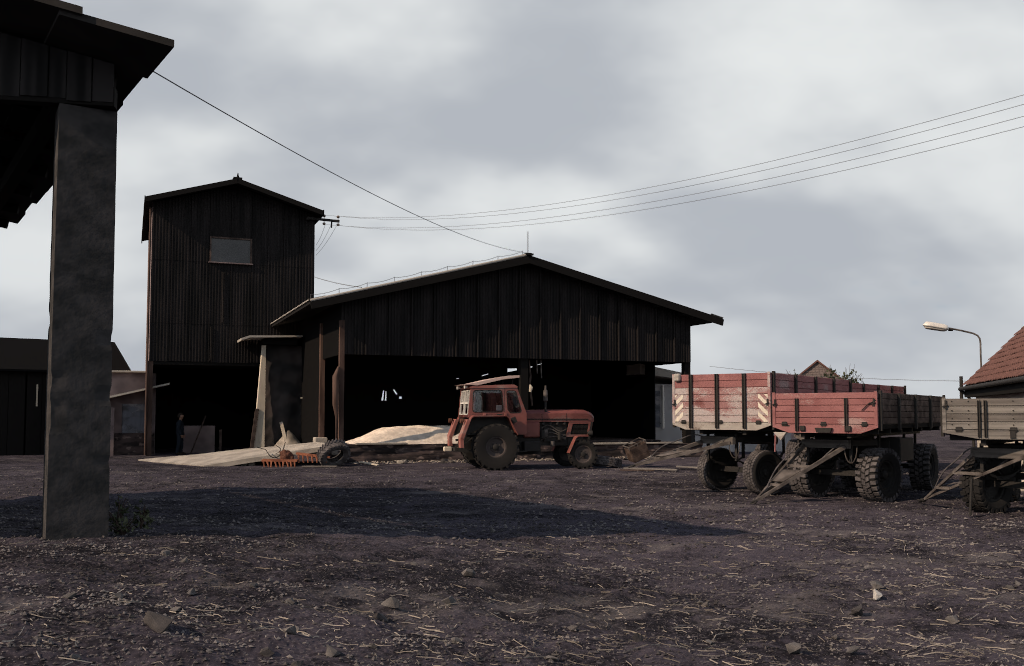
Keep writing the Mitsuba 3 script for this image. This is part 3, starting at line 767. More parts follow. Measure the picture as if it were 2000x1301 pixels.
for side in (0, 1):
    big = MB()
    for r in range(rows):
        y0, y1 = HW / 2 * r / rows - 0.03, HW / 2 * (r + 1) / rows + 0.05
        nt = 44
        for k in range(nt):
            x0 = HL * (k + (0.5 if r % 2 else 0)) / nt - 0.02
            x1 = x0 + HL / nt - 0.008
            j = float(rng.uniform(-0.008, 0.012))
            pts = []
            for yy, lift in ((y0, 0.075), (y1, 0.03)):
                for xx, li in ((x0, 0.0), ((x0 + x1) / 2, 0.028), (x1, 0.0)):
                    pts.append((xx, yy if side == 0 else HW - yy, HE - 0.05 + HP * yy + (lift + li + j) * SL))
            low = [(px_, py_, pz_ - 0.025) for px_, py_, pz_ in pts[:3]]
            mm = MB() if (side == 0 and r < 13 and k < 23) else big
            mm.add(pts + low, [[0, 1, 4, 3], [1, 2, 5, 4], [6, 7, 1, 0], [7, 8, 2, 1]])
            if mm is not big:
                put(sub(ho, 'roof__tile'), mm, 'tile' if rng.random() < 0.7 else 'tile_b', HO)
                tiles += 1
    kk = put(sub(ho, 'roof__tile_field'), big, 'tile', HO)
    labels[kk] = {'kind': 'stuff'}
m = MB().tube([(-0.05, -0.1, HE - 0.12), (HL, -0.1, HE - 0.09)], 0.075, 10)
put(sub(ho, 'gutter'), m, 'steel_dark', HO, smooth=60)
put(sub(ho, 'downpipe'), MB().tube([(0.1, -0.1, HE - 0.15), (0.2, 0.2, HE - 0.5), (0.2, 0.27, 0.1)], 0.05, 8), 'steel_dark', HO, smooth=60)
put(sub(ho, 'vent_pipe'), MB().tube([(-0.12, -0.05, HE - 0.6), (-0.12, -0.05, HE + 0.35)], 0.06, 8), 'steel_dark', HO, smooth=60)
put(sub(ho, 'fascia'), MB().box(0.02, HL, 0.02, 0.33, HE - 0.42, HE - 0.17), 'dark_wood', HO)

# far gable house
gh = 'gable_house'
tag(gh, 'distant house whose shingled gable peeks over the long red trailer', 'house')
GH = yaw((26.8, 83.0), -18)
put(sub(gh, 'wall'), MB().prism(Polygon([(-3.6, 0), (3.6, 0), (3.6, 3.3), (0, 6.2), (-3.6, 3.3)]), (0, 0, 0), (1, 0, 0), (0, 0, 1), (0, 9, 0)), 'slate', GH)
for r in range(12):
    z0 = 3.35 + r * 0.24
    hw = (6.2 - z0) / 2.9 * 3.6
    nsh = max(1, int(hw * 2 / 0.42))
    for k in range(nsh):
        x0 = -hw + k * 2 * hw / nsh
        put(sub(gh, 'shingle_row'), MB().add([(x0, -0.05, z0), (x0 + 2 * hw / nsh - 0.03, -0.05, z0), (x0 + 2 * hw / nsh - 0.03, -0.01, z0 + 0.26), (x0, -0.01, z0 + 0.26), (x0, -0.01, z0), (x0 + 2 * hw / nsh - 0.03, -0.01, z0)], [[0, 1, 2, 3], [4, 5, 1, 0]]), 'slate', GH) if False else None
m = MB()
for r in range(14):
    z0 = 3.2 + r * 0.215
    hw = max(0.1, (6.2 - z0) / 2.9 * 3.6)
    k = -hw
    while k < hw - 0.05:
        x1 = min(hw, k + 0.3)
        o = float(rng.uniform(0.03, 0.06))
        m.add([(k, -o, z0), (x1 - 0.02, -o, z0), (x1 - 0.02, -0.01, z0 + 0.23), (k, -0.01, z0 + 0.23), (k, -0.01, z0), (x1 - 0.02, -0.01, z0)], [[0, 1, 2, 3], [4, 5, 1, 0]])
        k += 0.3
labels[put(sub(gh, 'shingles'), m, 'slate', GH)] = {'kind': 'stuff'}
for side in (-1, 1):
    m = MB().prism(Polygon([(0, 6.25), (side * 4.0, 3.03), (side * 4.0, 3.15), (0, 6.42)]), (0, -0.25, 0), (1, 0, 0), (0, 0, 1), (0, 9.6, 0))
    put(sub(gh, 'roof'), m, 'tile', GH)

# ---------------------------------------------------------------- street lamp
la = 'street_lamp'
tag(la, 'street lamp with long white head on a curved pole, by the tiled house', 'lamp')
LX, LY = 18.15, 36.6
pole = [(LX, LY, z_) for z_ in np.linspace(0, 4.45, 8)] + [(LX - 0.02, LY, 4.6), (LX - 0.10, LY, 4.72), (LX - 0.28, LY, 4.81), (LX - 0.75, LY, 4.92), (LX - 1.22, LY, 5.01)]
put(sub(la, 'pole'), MB().tube(pole, [0.06] * 4 + [0.035] * 9, 8), 'steel_dusty', smooth=60)
hd0, hd1 = np.array([LX - 1.2, LY, 4.96]), np.array([LX - 2.22, LY, 5.14])
ax = (hd1 - hd0) / np.linalg.norm(hd1 - hd0)
upv = np.array([-ax[2], 0, ax[0]]) * -1 if ax[0] > 0 else np.array([ax[2], 0, -ax[0]])
ringn, ringk = 12, 10
vs = []
for i in range(ringk):
    t_ = i / (ringk - 1)
    e_ = math.sqrt(max(0.0, 1 - abs(2 * t_ - 1) ** 6)) * 0.96 + 0.04
    for k in range(ringn):
        th = 2 * math.pi * k / ringn
        vs.append(hd0 + (hd1 - hd0) * t_ + e_ * (0.17 * math.sin(th) * upv * (1.0 if math.sin(th) > 0 else 0.45) + 0.19 * math.cos(th) * np.array([0, 1, 0])))
fs = [[i * ringn + k, i * ringn + (k + 1) % ringn, (i + 1) * ringn + (k + 1) % ringn, (i + 1) * ringn + k] for i in range(ringk - 1) for k in range(ringn)]
put(sub(la, 'head'), MB().add(vs, fs), 'white_enamel', smooth=60)
ctr = (hd0 + hd1) / 2
vs = [ctr + (np.array(p_) - ctr) * [0.86, 0.72, 0.72] - upv * 0.075 for p_ in vs]
put(sub(la, 'diffuser'), MB().add(vs, fs), 'asbestos', smooth=60)
put(sub(la, 'collar'), MB().tube([hd0 + [0.14, 0, -0.02], hd0 - [0.02, 0, 0]], [0.045, 0.06], 8), 'steel_dark', smooth=60)

# ---------------------------------------------------------------- tyres and wheels


def tyre_meshes(R, W, rim, lugs, style):
    """Carcass and tread blocks round the y axis, centre at the origin."""
    h = W / 2
    prof = [(rim, -h * 0.55), (rim + 0.02, -h * 0.8), ((R + rim) / 2, -h * 1.0), (R - 0.07, -h * 0.97), (R - 0.03, -h * 0.78), (R - 0.025, 0), (R - 0.03, h * 0.78), (R - 0.07, h * 0.97), ((R + rim) / 2, h * 1.0), (rim + 0.02, h * 0.8), (rim, h * 0.55)]
    car = MB().lathe(prof, 40)
    tr = MB()

    def block(a0, a1, y0, y1, skew, r0, r1, taper=0.0):
        v = []
        for y_, da in ((y0, 0.0), (y1, skew)):
            for a_ in (a0 + da, a1 + da):
                for rr in (r0, r1):
                    v.append((rr * math.cos(a_), y_, rr * math.sin(a_)))
        tr.add(v, [[0, 1, 3, 2], [4, 6, 7, 5], [0, 4, 5, 1], [2, 3, 7, 6], [0, 2, 6, 4], [1, 5, 7, 3]])
    da = 2 * math.pi / lugs
    for k in range(lugs):
        a = k * da
        if style == 'chevron':
            block(a, a + da * 0.36, -h * 0.98, -h * 0.06, da * 1.0, R - 0.075, R)
            block(a + da * 0.5, a + da * 0.86, h * 0.98, h * 0.06, da * 1.0, R - 0.075, R)
        elif style == 'knob':
            block(a, a + da * 0.55, -h * 1.0, -h * 0.45, da * 0.1, R - 0.09, R - 0.005)
            block(a + da * 0.5, a + da * 1.05, h * 1.0, h * 0.45, da * 0.1, R - 0.09, R - 0.005)
            block(a + da * 0.3, a + da * 0.98, -h * 0.36, -h * 0.03, da * 0.25, R - 0.05, R)
            block(a - da * 0.1, a + da * 0.58, h * 0.36, h * 0.03, da * 0.25, R - 0.05, R)
        else:
            for q, y0 in enumerate(np.linspace(-0.86, 0.46, 4)):
                block(a + (q % 2) * da * 0.4, a + da * 0.84 + (q % 2) * da * 0.4, h * y0, h * (y0 + 0.36), da * 0.2, R - 0.045, R - 0.005 * abs(q - 1.5))
    rm = MB().lathe([(rim, -h * 0.6), (rim + 0.015, -h * 0.66), (rim - 0.02, -h * 0.66), (rim - 0.035, -h * 0.3), (rim * 0.55, -h * 0.22), (rim * 0.5, -h * 0.32), (0.0, -h * 0.32)], 32)
    rm.lathe([(0.0, h * 0.1), (rim * 0.55, h * 0.1), (rim - 0.035, h * 0.3), (rim - 0.02, h * 0.66), (rim + 0.015, h * 0.66), (rim, h * 0.6)], 32)
    hb = MB().lathe([(rim * 0.3, -h * 0.3), (rim * 0.3, -h * 0.62), (rim * 0.2, -h * 0.72), (0.0, -h * 0.72)], 16)
    for k in range(6):
        a = k * math.pi / 3
        c_ = (rim * 0.4 * math.cos(a), rim * 0.4 * math.sin(a))
        hb.box(c_[0] - 0.014, c_[0] + 0.014, -h * 0.42, -h * 0.3, c_[1] - 0.014, c_[1] + 0.014)
    return car, tr, rm, hb


WHEELS = {}


def wheel(root, part, kind, frame, c, rot=0.0, rim_mat='rim_dusty', flip=False):
    """A wheel of a vehicle: thing > wheel > tyre, tread, rim, hub. frame: the vehicle's; c: the wheel's centre there; local y is the axle."""
    key = number(sub(root, part))
    if kind not in WHEELS:
        R, W, rim, lugs, style, treadmat = kind
        car, tr, rm, hb = tyre_meshes(R, W, rim, lugs, style)
        WHEELS[kind] = {'tyre': mikit.ply(trimesh.Trimesh(*car.mesh(), process=False), B('rubber'), smooth=40), 'tread': mikit.ply(trimesh.Trimesh(*tr.mesh(), process=False), B(treadmat)),
                        'rim': mikit.ply(trimesh.Trimesh(*rm.mesh(), process=False), B(rim_mat), smooth=40), 'hub': mikit.ply(trimesh.Trimesh(*hb.mesh(), process=False), B('steel_dark'), smooth=40)}
    M = np.eye(4)
    M[:3, :3] = frame.m.T
    M[:3, 3] = frame([c])[0]
    Rz = np.eye(4)
    a = math.radians(rot)
    Rz[:2, :2] = [[math.cos(a), -math.sin(a)], [math.sin(a), math.cos(a)]]
    if flip:
        Rz = Rz @ np.diag([-1, -1, 1, 1.0])
    spin = float(rng.uniform(0, 6.28))
    Ry = np.eye(4)
    Ry[0, 0], Ry[0, 2], Ry[2, 0], Ry[2, 2] = math.cos(spin), math.sin(spin), -math.sin(spin), math.cos(spin)
    for p_, d in WHEELS[kind].items():
        scene[sub(key, p_)] = {**d, 'to_world': T4(M @ Rz @ Ry)}
    return key


# ---------------------------------------------------------------- tractor: local x forward, y to its left, z up; origin under the rear axle
tr = 'red_tractor'
tag(tr, 'faded red tractor with cab and raised roof hatch parked before the barn', 'tractor')
TB = math.radians(15)
rc = np.array([-0.514, 28.80]) + 0.82 * np.array([-math.sin(TB), math.cos(TB)])
zt_ = float(height(rc[0], rc[1])) - 0.01
TF = Frame((rc[0], rc[1], zt_), (math.cos(TB), math.sin(TB)), (-math.sin(TB), math.cos(TB)))
REAR = (0.71, 0.42, 0.31, 21, 'chevron', 'rubber')
FRONT = (0.46, 0.26, 0.27, 18, 'knob', 'rubber')
for y_, fl in ((-0.82, False), (0.82, True)):
    wheel(tr, 'rear_wheel', REAR, TF, (0, y_, 0.71), flip=fl)
    wheel(tr, 'front_wheel', FRONT, TF, (2.81, y_ * 0.98, 0.46), flip=fl, rot=-4)


def side_poly(pts, r=0.05):
    p = Polygon(pts)
    return p.buffer(-r, join_style=1).buffer(r, join_style=1)


shell = Polygon([(-0.82, 1.60), (-0.74, 2.48), (-0.62, 2.55), (0.60, 2.57), (0.72, 2.50), (1.02, 1.72), (1.02, 1.08), (0.66, 1.08), (0.38, 1.58), (0.36, 1.60)])
win1 = side_poly([(-0.68, 1.76), (-0.66, 2.42), (0.22, 2.44), (0.28, 1.77)], 0.08)
win2 = side_poly([(0.42, 1.85), (0.38, 2.42), (0.66, 2.42), (0.86, 1.76), (0.50, 1.74)], 0.07)
cabk = sub(tr, 'cab')
for sgn in (-1, 1):
    put(sub(cabk, 'side_panel'), MB().prism(shell.difference(win1).difference(win2), (0, sgn * 0.74, 0), (1, 0, 0), (0, 0, 1), (0, -sgn * 0.05, 0)), 'tractor_red', TF)
    for wn_ in (win1, win2):
        c_ = np.array(wn_.exterior.coords)[:-1]
        put(sub(cabk, 'side_glass'), MB().add([(x_, sgn * 0.71, z_) for x_, z_ in c_] + [(c_[:, 0].mean(), sgn * 0.71, c_[:, 1].mean())], [[i, (i + 1) % len(c_), len(c_)] for i in range(len(c_))]), 'dusty_glass', TF)
rear = Polygon([(-0.69, 1.60), (0.69, 1.60), (0.66, 2.50), (-0.66, 2.50)])
for hole in (Polygon([(-0.6, 1.68), (-0.05, 1.68), (-0.05, 2.44), (-0.58, 2.44)]), Polygon([(0.05, 1.68), (0.6, 1.68), (0.58, 2.44), (0.05, 2.44)])):
    rear = rear.difference(hole)
put(sub(cabk, 'rear_frame'), MB().prism(rear, (-0.80, 0, 0), (0, 1, 0), (0.09, 0, 1), (0.04, 0, 0)), 'tractor_pale', TF)
m = MB()
for y0, y1 in ((-0.585, -0.05), (0.05, 0.585)):
    for a_, b_, z0, z1 in ((y0, y1, 2.02, 2.06), (y0, y0 + 0.02, 1.69, 2.43), (y1 - 0.02, y1, 1.69, 2.43), (y0 + 0.021, y1 - 0.021, 1.69, 1.71), (y0 + 0.021, y1 - 0.021, 2.41, 2.43), ((y0 + y1) / 2 - 0.008, (y0 + y1) / 2 + 0.008, 2.061, 2.409)):
        m.box(-0.84, -0.80, a_, b_, z0, z1)
v_, f_ = m.mesh()
v_[:, 0] += (v_[:, 2] - 1.6) * 0.09 + 0.015
put(sub(cabk, 'rear_window_frame'), (v_, f_), 'white_enamel', TF)
put(sub(cabk, 'rear_glass'), MB().add([(-0.785, -0.6, 1.68), (-0.785, 0.6, 1.68), (-0.715, 0.59, 2.44), (-0.715, -0.59, 2.44)], [[0, 1, 2, 3]]), 'dusty_glass', TF)
m = MB()
for y_ in (-0.67, 0.67):
    m.bar((1.0, y_, 1.72), (0.68, y_, 2.52), 0.06, 0.06)
m.bar((0.7, -0.68, 2.5), (0.7, 0.68, 2.5), 0.07, 0.1)
m.box(0.95, 1.02, -0.69, 0.69, 1.1, 1.74)
put(sub(cabk, 'front_frame'), m, 'tractor_red', TF)
put(sub(cabk, 'windscreen'), MB().add([(1.0, -0.66, 1.74), (1.0, 0.66, 1.74), (0.71, 0.66, 2.48), (0.71, -0.66, 2.48)], [[0, 1, 2, 3]]), 'dusty_glass', TF)
roofp = Polygon([(-0.78, 2.52), (-0.66, 2.57), (0.62, 2.61), (0.74, 2.54), (0.70, 2.505), (-0.76, 2.49)])
put(sub(cabk, 'roof'), MB().prism(roofp, (0, -0.76, 0), (1, 0, 0), (0, 0, 1), (0, 1.52, 0)), 'tractor_pale', TF)
hatch = Polygon([(-0.95, 2.60), (-0.60, 2.66), (0.0, 2.80), (0.45, 2.88), (0.78, 2.895), (0.78, 2.82), (0.3, 2.77), (-0.55, 2.575)])
hh = trimesh.creation.extrude_polygon(hatch, 1.56, engine='earcut')
hv = np.array(hh.vertices)
put(sub(tr, 'roof_hatch'), MB().add(np.stack([hv[:, 0], hv[:, 2] - 0.78, hv[:, 1]], 1), np.array(hh.faces)[:, ::-1]), 'roof_hatch', TF)
m = MB()
for y_ in (-0.6, 0.6):
    m.bar((0.6, y_, 2.57), (0.62, y_, 2.85), 0.03, 0.03)
put(sub(tr, 'hatch_strut'), m, 'steel_dark', TF)
# hood, nose, engine
hood = Polygon([(-0.36, 1.46), (-0.37, 1.72), (-0.30, 1.80), (0, 1.84), (0.30, 1.80), (0.37, 1.72), (0.36, 1.46)])
hm = MB()
xs = [1.02, 1.6, 2.3, 3.12, 3.28, 3.37]
hp = np.array(hood.exterior.coords)[:-1]
vs, fs = [], []
for i, x_ in enumerate(xs):
    k = [0, 0, 0.01, 0.0, -0.06, -0.16][i]
    sc = [1, 1, 1, 1, 0.95, 0.84][i]
    vs += [(x_, y_ * sc, z_ + (k if z_ > 1.6 else 0) + 0.0) for y_, z_ in hp]
nn = len(hp)
for i in range(len(xs) - 1):
    fs += [[i * nn + j, i * nn + (j + 1) % nn, (i + 1) * nn + (j + 1) % nn, (i + 1) * nn + j] for j in range(nn)]
hm.add(vs, fs)
hm.add([vs[(len(xs) - 1) * nn + j] for j in range(nn)] + [(3.37, 0, 1.55)], [[j, (j + 1) % nn, nn] for j in range(nn)])
put(sub(tr, 'hood'), hm, 'tractor_red', TF, smooth=35)
put(sub(tr, 'hood_moulding'), MB().box(1.03, 3.15, -0.385, -0.372, 1.53, 1.56).box(1.03, 3.15, 0.372, 0.385, 1.53, 1.56), 'steel_dark', TF)
grp = Polygon([(2.42, 0.98), (2.52, 1.46), (3.32, 1.46), (3.24, 1.02)])
gri = Polygon([(2.56, 1.06), (2.64, 1.40), (3.18, 1.40), (3.13, 1.06)])
for sgn in (-1, 1):
    put(sub(tr, 'nose_frame'), MB().prism(grp.difference(gri), (0, sgn * 0.345, 0), (1, 0, 0), (0, 0, 1), (0, -sgn * 0.03, 0)), 'tractor_red', TF)
m = MB()
for z_ in np.linspace(1.07, 1.38, 9):
    m.box(2.56, 3.16, -0.325, 0.325, z_, z_ + 0.014)
put(sub(tr, 'side_grille'), m, 'steel_dark', TF)
m = MB()
m.bar((3.28, -0.33, 1.46), (3.18, -0.33, 0.9), 0.05, 0.06).bar((3.28, 0.33, 1.46), (3.18, 0.33, 0.9), 0.05, 0.06)
for y_ in np.linspace(-0.28, 0.28, 9):
    m.bar((3.27, y_, 1.45), (3.19, y_, 0.95), 0.02, 0.02)
put(sub(tr, 'front_grille'), m, 'steel_dark', TF)
m = MB().box(1.55, 2.5, -0.26, 0.26, 0.72, 1.45).box(1.7, 2.3, -0.32, -0.261, 0.85, 1.3).box(2.5, 3.0, -0.3, 0.3, 0.65, 1.05).box(-0.35, 1.6, -0.3, 0.3, 0.45, 1.05)
for x_ in np.linspace(1.65, 2.35, 4):
    m.tube([(x_, -0.34, 1.36), (x_ + 0.05, -0.3, 1.44)], 0.045, 8)
m.tube([(1.65, -0.36, 0.95), (1.65, -0.36, 1.2)], 0.075, 10).tube([(2.2, -0.37, 0.9), (2.2, -0.37, 1.15)], 0.06, 10)
put(sub(tr, 'engine_block'), m, 'steel_dark', TF)
m = MB()
for y_ in (-0.374, 0.374):
    for x_ in (1.62, 2.42):
        m.box(x_, x_ + 0.012, y_ - 0.004, y_ + 0.004, 1.47, 1.73)
labels[put(sub(tr, 'hood_seams'), m, 'steel_dark', TF)] = {'kind': 'stuff'}
m = MB()
for sgn in (-1, 1):
    m.box(0.315, 0.325, sgn * 0.742, sgn * 0.746, 1.14, 2.5).box(-0.70, 0.33, sgn * 0.742, sgn * 0.746, 1.70, 1.71)
put(sub(cabk, 'door_gap'), m, 'steel_dark', TF)
put(sub(cabk, 'door_handle'), MB().bar((0.22, -0.765, 1.69), (0.08, -0.765, 1.69), 0.025, 0.03).bar((0.22, 0.765, 1.69), (0.08, 0.765, 1.69), 0.025, 0.03), 'steel_dark', TF)
put(sub(cabk, 'wiper'), MB().bar((0.99, -0.1, 1.80), (0.85, 0.1, 2.15), 0.015, 0.015), 'steel_dark', TF)
for sgn in (-1, 1):
    put(sub(cabk, 'work_lamp'), MB().tube([(-0.80, sgn * 0.55, 2.53), (-0.90, sgn * 0.55, 2.53)], [0.03, 0.055], 10), 'white_enamel', TF, smooth=40)
    put(sub(cabk, 'window_seal'), MB().tube([(x_, sgn * 0.742, z_) for x_, z_ in win1.exterior.coords], 0.013, 5, cap=False).tube([(x_, sgn * 0.742, z_) for x_, z_ in win2.exterior.coords], 0.013, 5, cap=False), 'rubber', TF)
m = MB()
for q in range(4):
    t_ = np.linspace(0, 1, 10)
    m.tube(np.stack([1.6 + 0.8 * t_, np.full(10, -0.34) - 0.02 * q, 0.9 + 0.12 * q + 0.1 * np.sin(t_ * (3 + q))], 1), 0.014, 5)
m.tube([(1.95, -0.38, 0.7), (1.95, -0.38, 0.86)], 0.07, 10).box(1.62, 1.8, -0.42, -0.33, 1.0, 1.2)
put(sub(tr, 'engine_fittings'), m, 'steel_dusty', TF)
put(sub(tr, 'battery_box'), MB().bevel(0.98, 1.5, -0.62, -0.32, 0.55, 0.86, 0.02), 'steel_dark', TF)
put(sub(tr, 'fuel_tank'), MB().bevel(1.03, 1.55, -0.40, 0.40, 0.98, 1.455, 0.03), 'tractor_red', TF)
put(sub(tr, 'front_axle'), MB().bar((2.81, -0.72, 0.5), (2.81, 0.72, 0.5), 0.12, 0.14).box(2.7, 2.92, -0.12, 0.12, 0.45, 0.8), 'steel_dark', TF)
put(sub(tr, 'rear_axle'), MB().tube([(0, -0.75, 0.71), (0, 0.75, 0.71)], 0.15, 12).box(-0.35, 0.35, -0.28, 0.28, 0.45, 1.05), 'steel_dark', TF, smooth=40)
m = MB().tube([(1.76, -0.30, 1.75), (1.76, -0.30, 2.12)], 0.035, 10)
put(sub(tr, 'exhaust__pipe'), m, 'steel_dark', TF, smooth=50)
put(sub(tr, 'exhaust__silencer'), MB().tube([(1.76, -0.30, 2.09), (1.76, -0.30, 2.12), (1.76, -0.30, 2.44), (1.76, -0.30, 2.47), (1.765, -0.30, 2.60)], [0.035, 0.075, 0.07, 0.03, 0.028], 12), 'steel_dusty', TF, smooth=40)
for sgn in (-1, 1):
    # rear mudguard: plate bent over the wheel
    pts = [(-1.02, 0.98), (-0.98, 1.06), (-0.78, 1.60), (-0.70, 1.66), (0.30, 1.67), (0.38, 1.61), (0.66, 1.10)]
    m = MB()
    for a_, b_ in zip(pts[:-1], pts[1:]):
        m.add([(x_, sgn * y_, z_ + o) for o in (0, -0.03) for x_, z_ in (a_, b_) for y_ in (0.70, 1.04)], [[0, 2, 3, 1], [4, 5, 7, 6], [0, 4, 6, 2], [1, 3, 7, 5], [0, 1, 5, 4], [2, 6, 7, 3]])
    put(sub(tr, 'rear_mudguard'), m, 'tractor_red', TF)
    put(sub(tr, 'mudguard_flank'), MB().prism(Polygon([(-0.98, 1.0), (-0.80, 1.56), (-0.72, 1.635), (0.30, 1.645), (0.36, 1.60), (0.64, 1.09), (0.1, 1.3), (-0.4, 1.3)]), (0, sgn * 0.72, 0), (1, 0, 0), (0, 0, 1), (0, -sgn * 0.02, 0)), 'steel_dark', TF)
    put(sub(tr, 'rear_lamp_panel'), MB().bar((-1.07, sgn * 0.87, 0.98), (-0.86, sgn * 0.87, 1.53), 0.40, 0.10, up=(1, 0, 0)).bar((-1.05, sgn * 0.87, 0.70), (-1.06, sgn * 0.87, 1.0), 0.30, 0.10, up=(1, 0, 0)), 'tractor_pale', TF)
    put(sub(tr, 'rear_lamp'), MB().tube([(-1.09, sgn * 0.87, 1.50), (-1.0, sgn * 0.87, 1.50)], 0.07, 12).tube([(-1.0, sgn * 0.87, 1.5), (-0.85, sgn * 0.87, 1.5)], 0.02, 6), 'rust_brown', TF, smooth=40)
    fp = [(2.33, 0.52), (2.38, 0.62), (2.55, 0.98), (2.62, 1.03), (2.95, 1.03)]
    m = MB()
    for a_, b_ in zip(fp[:-1], fp[1:]):
        m.add([(x_, sgn * y_, z_ + o) for o in (0, -0.02) for x_, z_ in (a_, b_) for y_ in (0.68, 0.96)], [[0, 2, 3, 1], [4, 5, 7, 6], [0, 4, 6, 2], [1, 3, 7, 5], [0, 1, 5, 4], [2, 6, 7, 3]])
    put(sub(tr, 'front_mudguard'), m, 'tractor_red', TF)
    hl = MB().tube([(3.10, sgn * 0.46, 1.10), (3.16, sgn * 0.46, 1.10), (3.24, sgn * 0.46, 1.10)], [0.04, 0.085, 0.09], 14)
    hk = number(sub(tr, 'headlight'))
    put(sub(hk, 'shell'), hl, 'steel_dark', TF, smooth=40)
    put(sub(hk, 'lens'), MB().lathe([(0.0, 0.01), (0.05, 0.008), (0.085, 0.0)], 14, axis=2).add([(0, 0, 0)] * 3, [[0, 1, 2]]), 'white_enamel', Frame(TF([(3.245, sgn * 0.46, 1.10)])[0], (0, 0), (0, 0)) if False else None) if False else put(sub(hk, 'lens'), MB().tube([(3.241, sgn * 0.46, 1.10), (3.255, sgn * 0.46, 1.10)], [0.082, 0.04], 14), 'white_enamel', TF, smooth=40)
    put(sub(tr, 'mirror'), MB().bar((0.55, sgn * 0.86, 1.60), (0.62, sgn * 0.86, 1.44), 0.10, 0.14), 'steel_dark', TF)
put(sub(tr, 'door_hinge'), MB().box(-0.36, -0.28, -0.775, -0.742, 1.66, 1.74).box(0.30, 0.38, -0.775, -0.742, 1.66, 1.74), 'tractor_pale', TF)
put(sub(tr, 'seat'), MB().bevel(-0.45, 0.0, -0.25, 0.25, 1.45, 1.58, 0.04).bevel(-0.52, -0.42, -0.25, 0.25, 1.55, 2.05, 0.04), 'rubber', TF)
m = MB()
ring = [(0.50 + 0.05 * math.cos(a), 0.2 * math.sin(a), 1.9 + 0.19 * math.cos(a)) for a in np.linspace(0, 2 * np.pi, 17)]
m.tube(ring, 0.016, 6).tube([(0.5, 0, 1.9), (0.75, 0, 1.4)], 0.025, 6).tube([ring[0], ring[8]], 0.012, 5).tube([ring[4], ring[12]], 0.012, 5)
put(sub(tr, 'steering_wheel'), m, 'rubber', TF)
put(sub(tr, 'cab_floor'), MB().box(-0.75, 0.95, -0.68, 0.68, 1.08, 1.14).box(0.7, 0.94, -0.66, 0.66, 1.14, 1.7), 'steel_dark', TF)
put(sub(tr, 'paper_bag'), MB().bevel(0.08, 0.26, -0.68, -0.62, 1.80, 1.98, 0.02), 'paper', TF)
m = MB()
for y_ in (-0.38, 0.38):
    m.bar((-0.35, y_, 0.55), (-1.15, y_, 0.62), 0.07, 0.09).bar((-0.5, y_ * 0.8, 1.05), (-1.0, y_, 0.62), 0.05, 0.05).bar((-0.4, y_ * 0.7, 1.1), (-0.75, y_ * 0.9, 1.15), 0.07, 0.07).bar((-0.75, y_ * 0.9, 1.15), (-0.95, y_, 0.63), 0.04, 0.04)
m.bar((-0.3, 0, 1.0), (-1.05, 0, 0.9), 0.07, 0.07).bar((-1.12, -0.42, 0.62), (-1.12, 0.42, 0.62), 0.06, 0.07)
put(sub(tr, 'rear_linkage'), m, 'steel_dark', TF)
put(sub(tr, 'drawbar_plate'), MB().bevel(-1.42, -1.18, -0.10, 0.14, 0.56, 0.70, 0.02), 'pale_wood', TF)
m = MB()
hose = [(-0.6, -0.5, 1.0), (-0.8, -0.55, 0.85), (-0.95, -0.5, 0.75), (-1.05, -0.4, 0.85), (-0.95, -0.3, 1.05)]
m.tube(hose, 0.015, 6)
put(sub(tr, 'hydraulic_hose'), m, 'rubber', TF)
put(sub(tr, 'step'), MB().box(0.7, 1.0, -0.85, -0.55, 0.55, 0.58).bar((0.72, -0.7, 0.57), (0.72, -0.6, 1.08), 0.03, 0.05), 'steel_dark', TF)

# ---------------------------------------------------------------- trailers: local x backwards, y to image left, origin under the near front corner
ROAD = (0.48, 0.33, 0.27, 44, 'road', 'rubber_dusty')
KNOB = (0.52, 0.42, 0.27, 26, 'knob', 'rubber_dusty')
KNOB_DARK = (0.50, 0.38, 0.27, 24, 'knob', 'rubber')


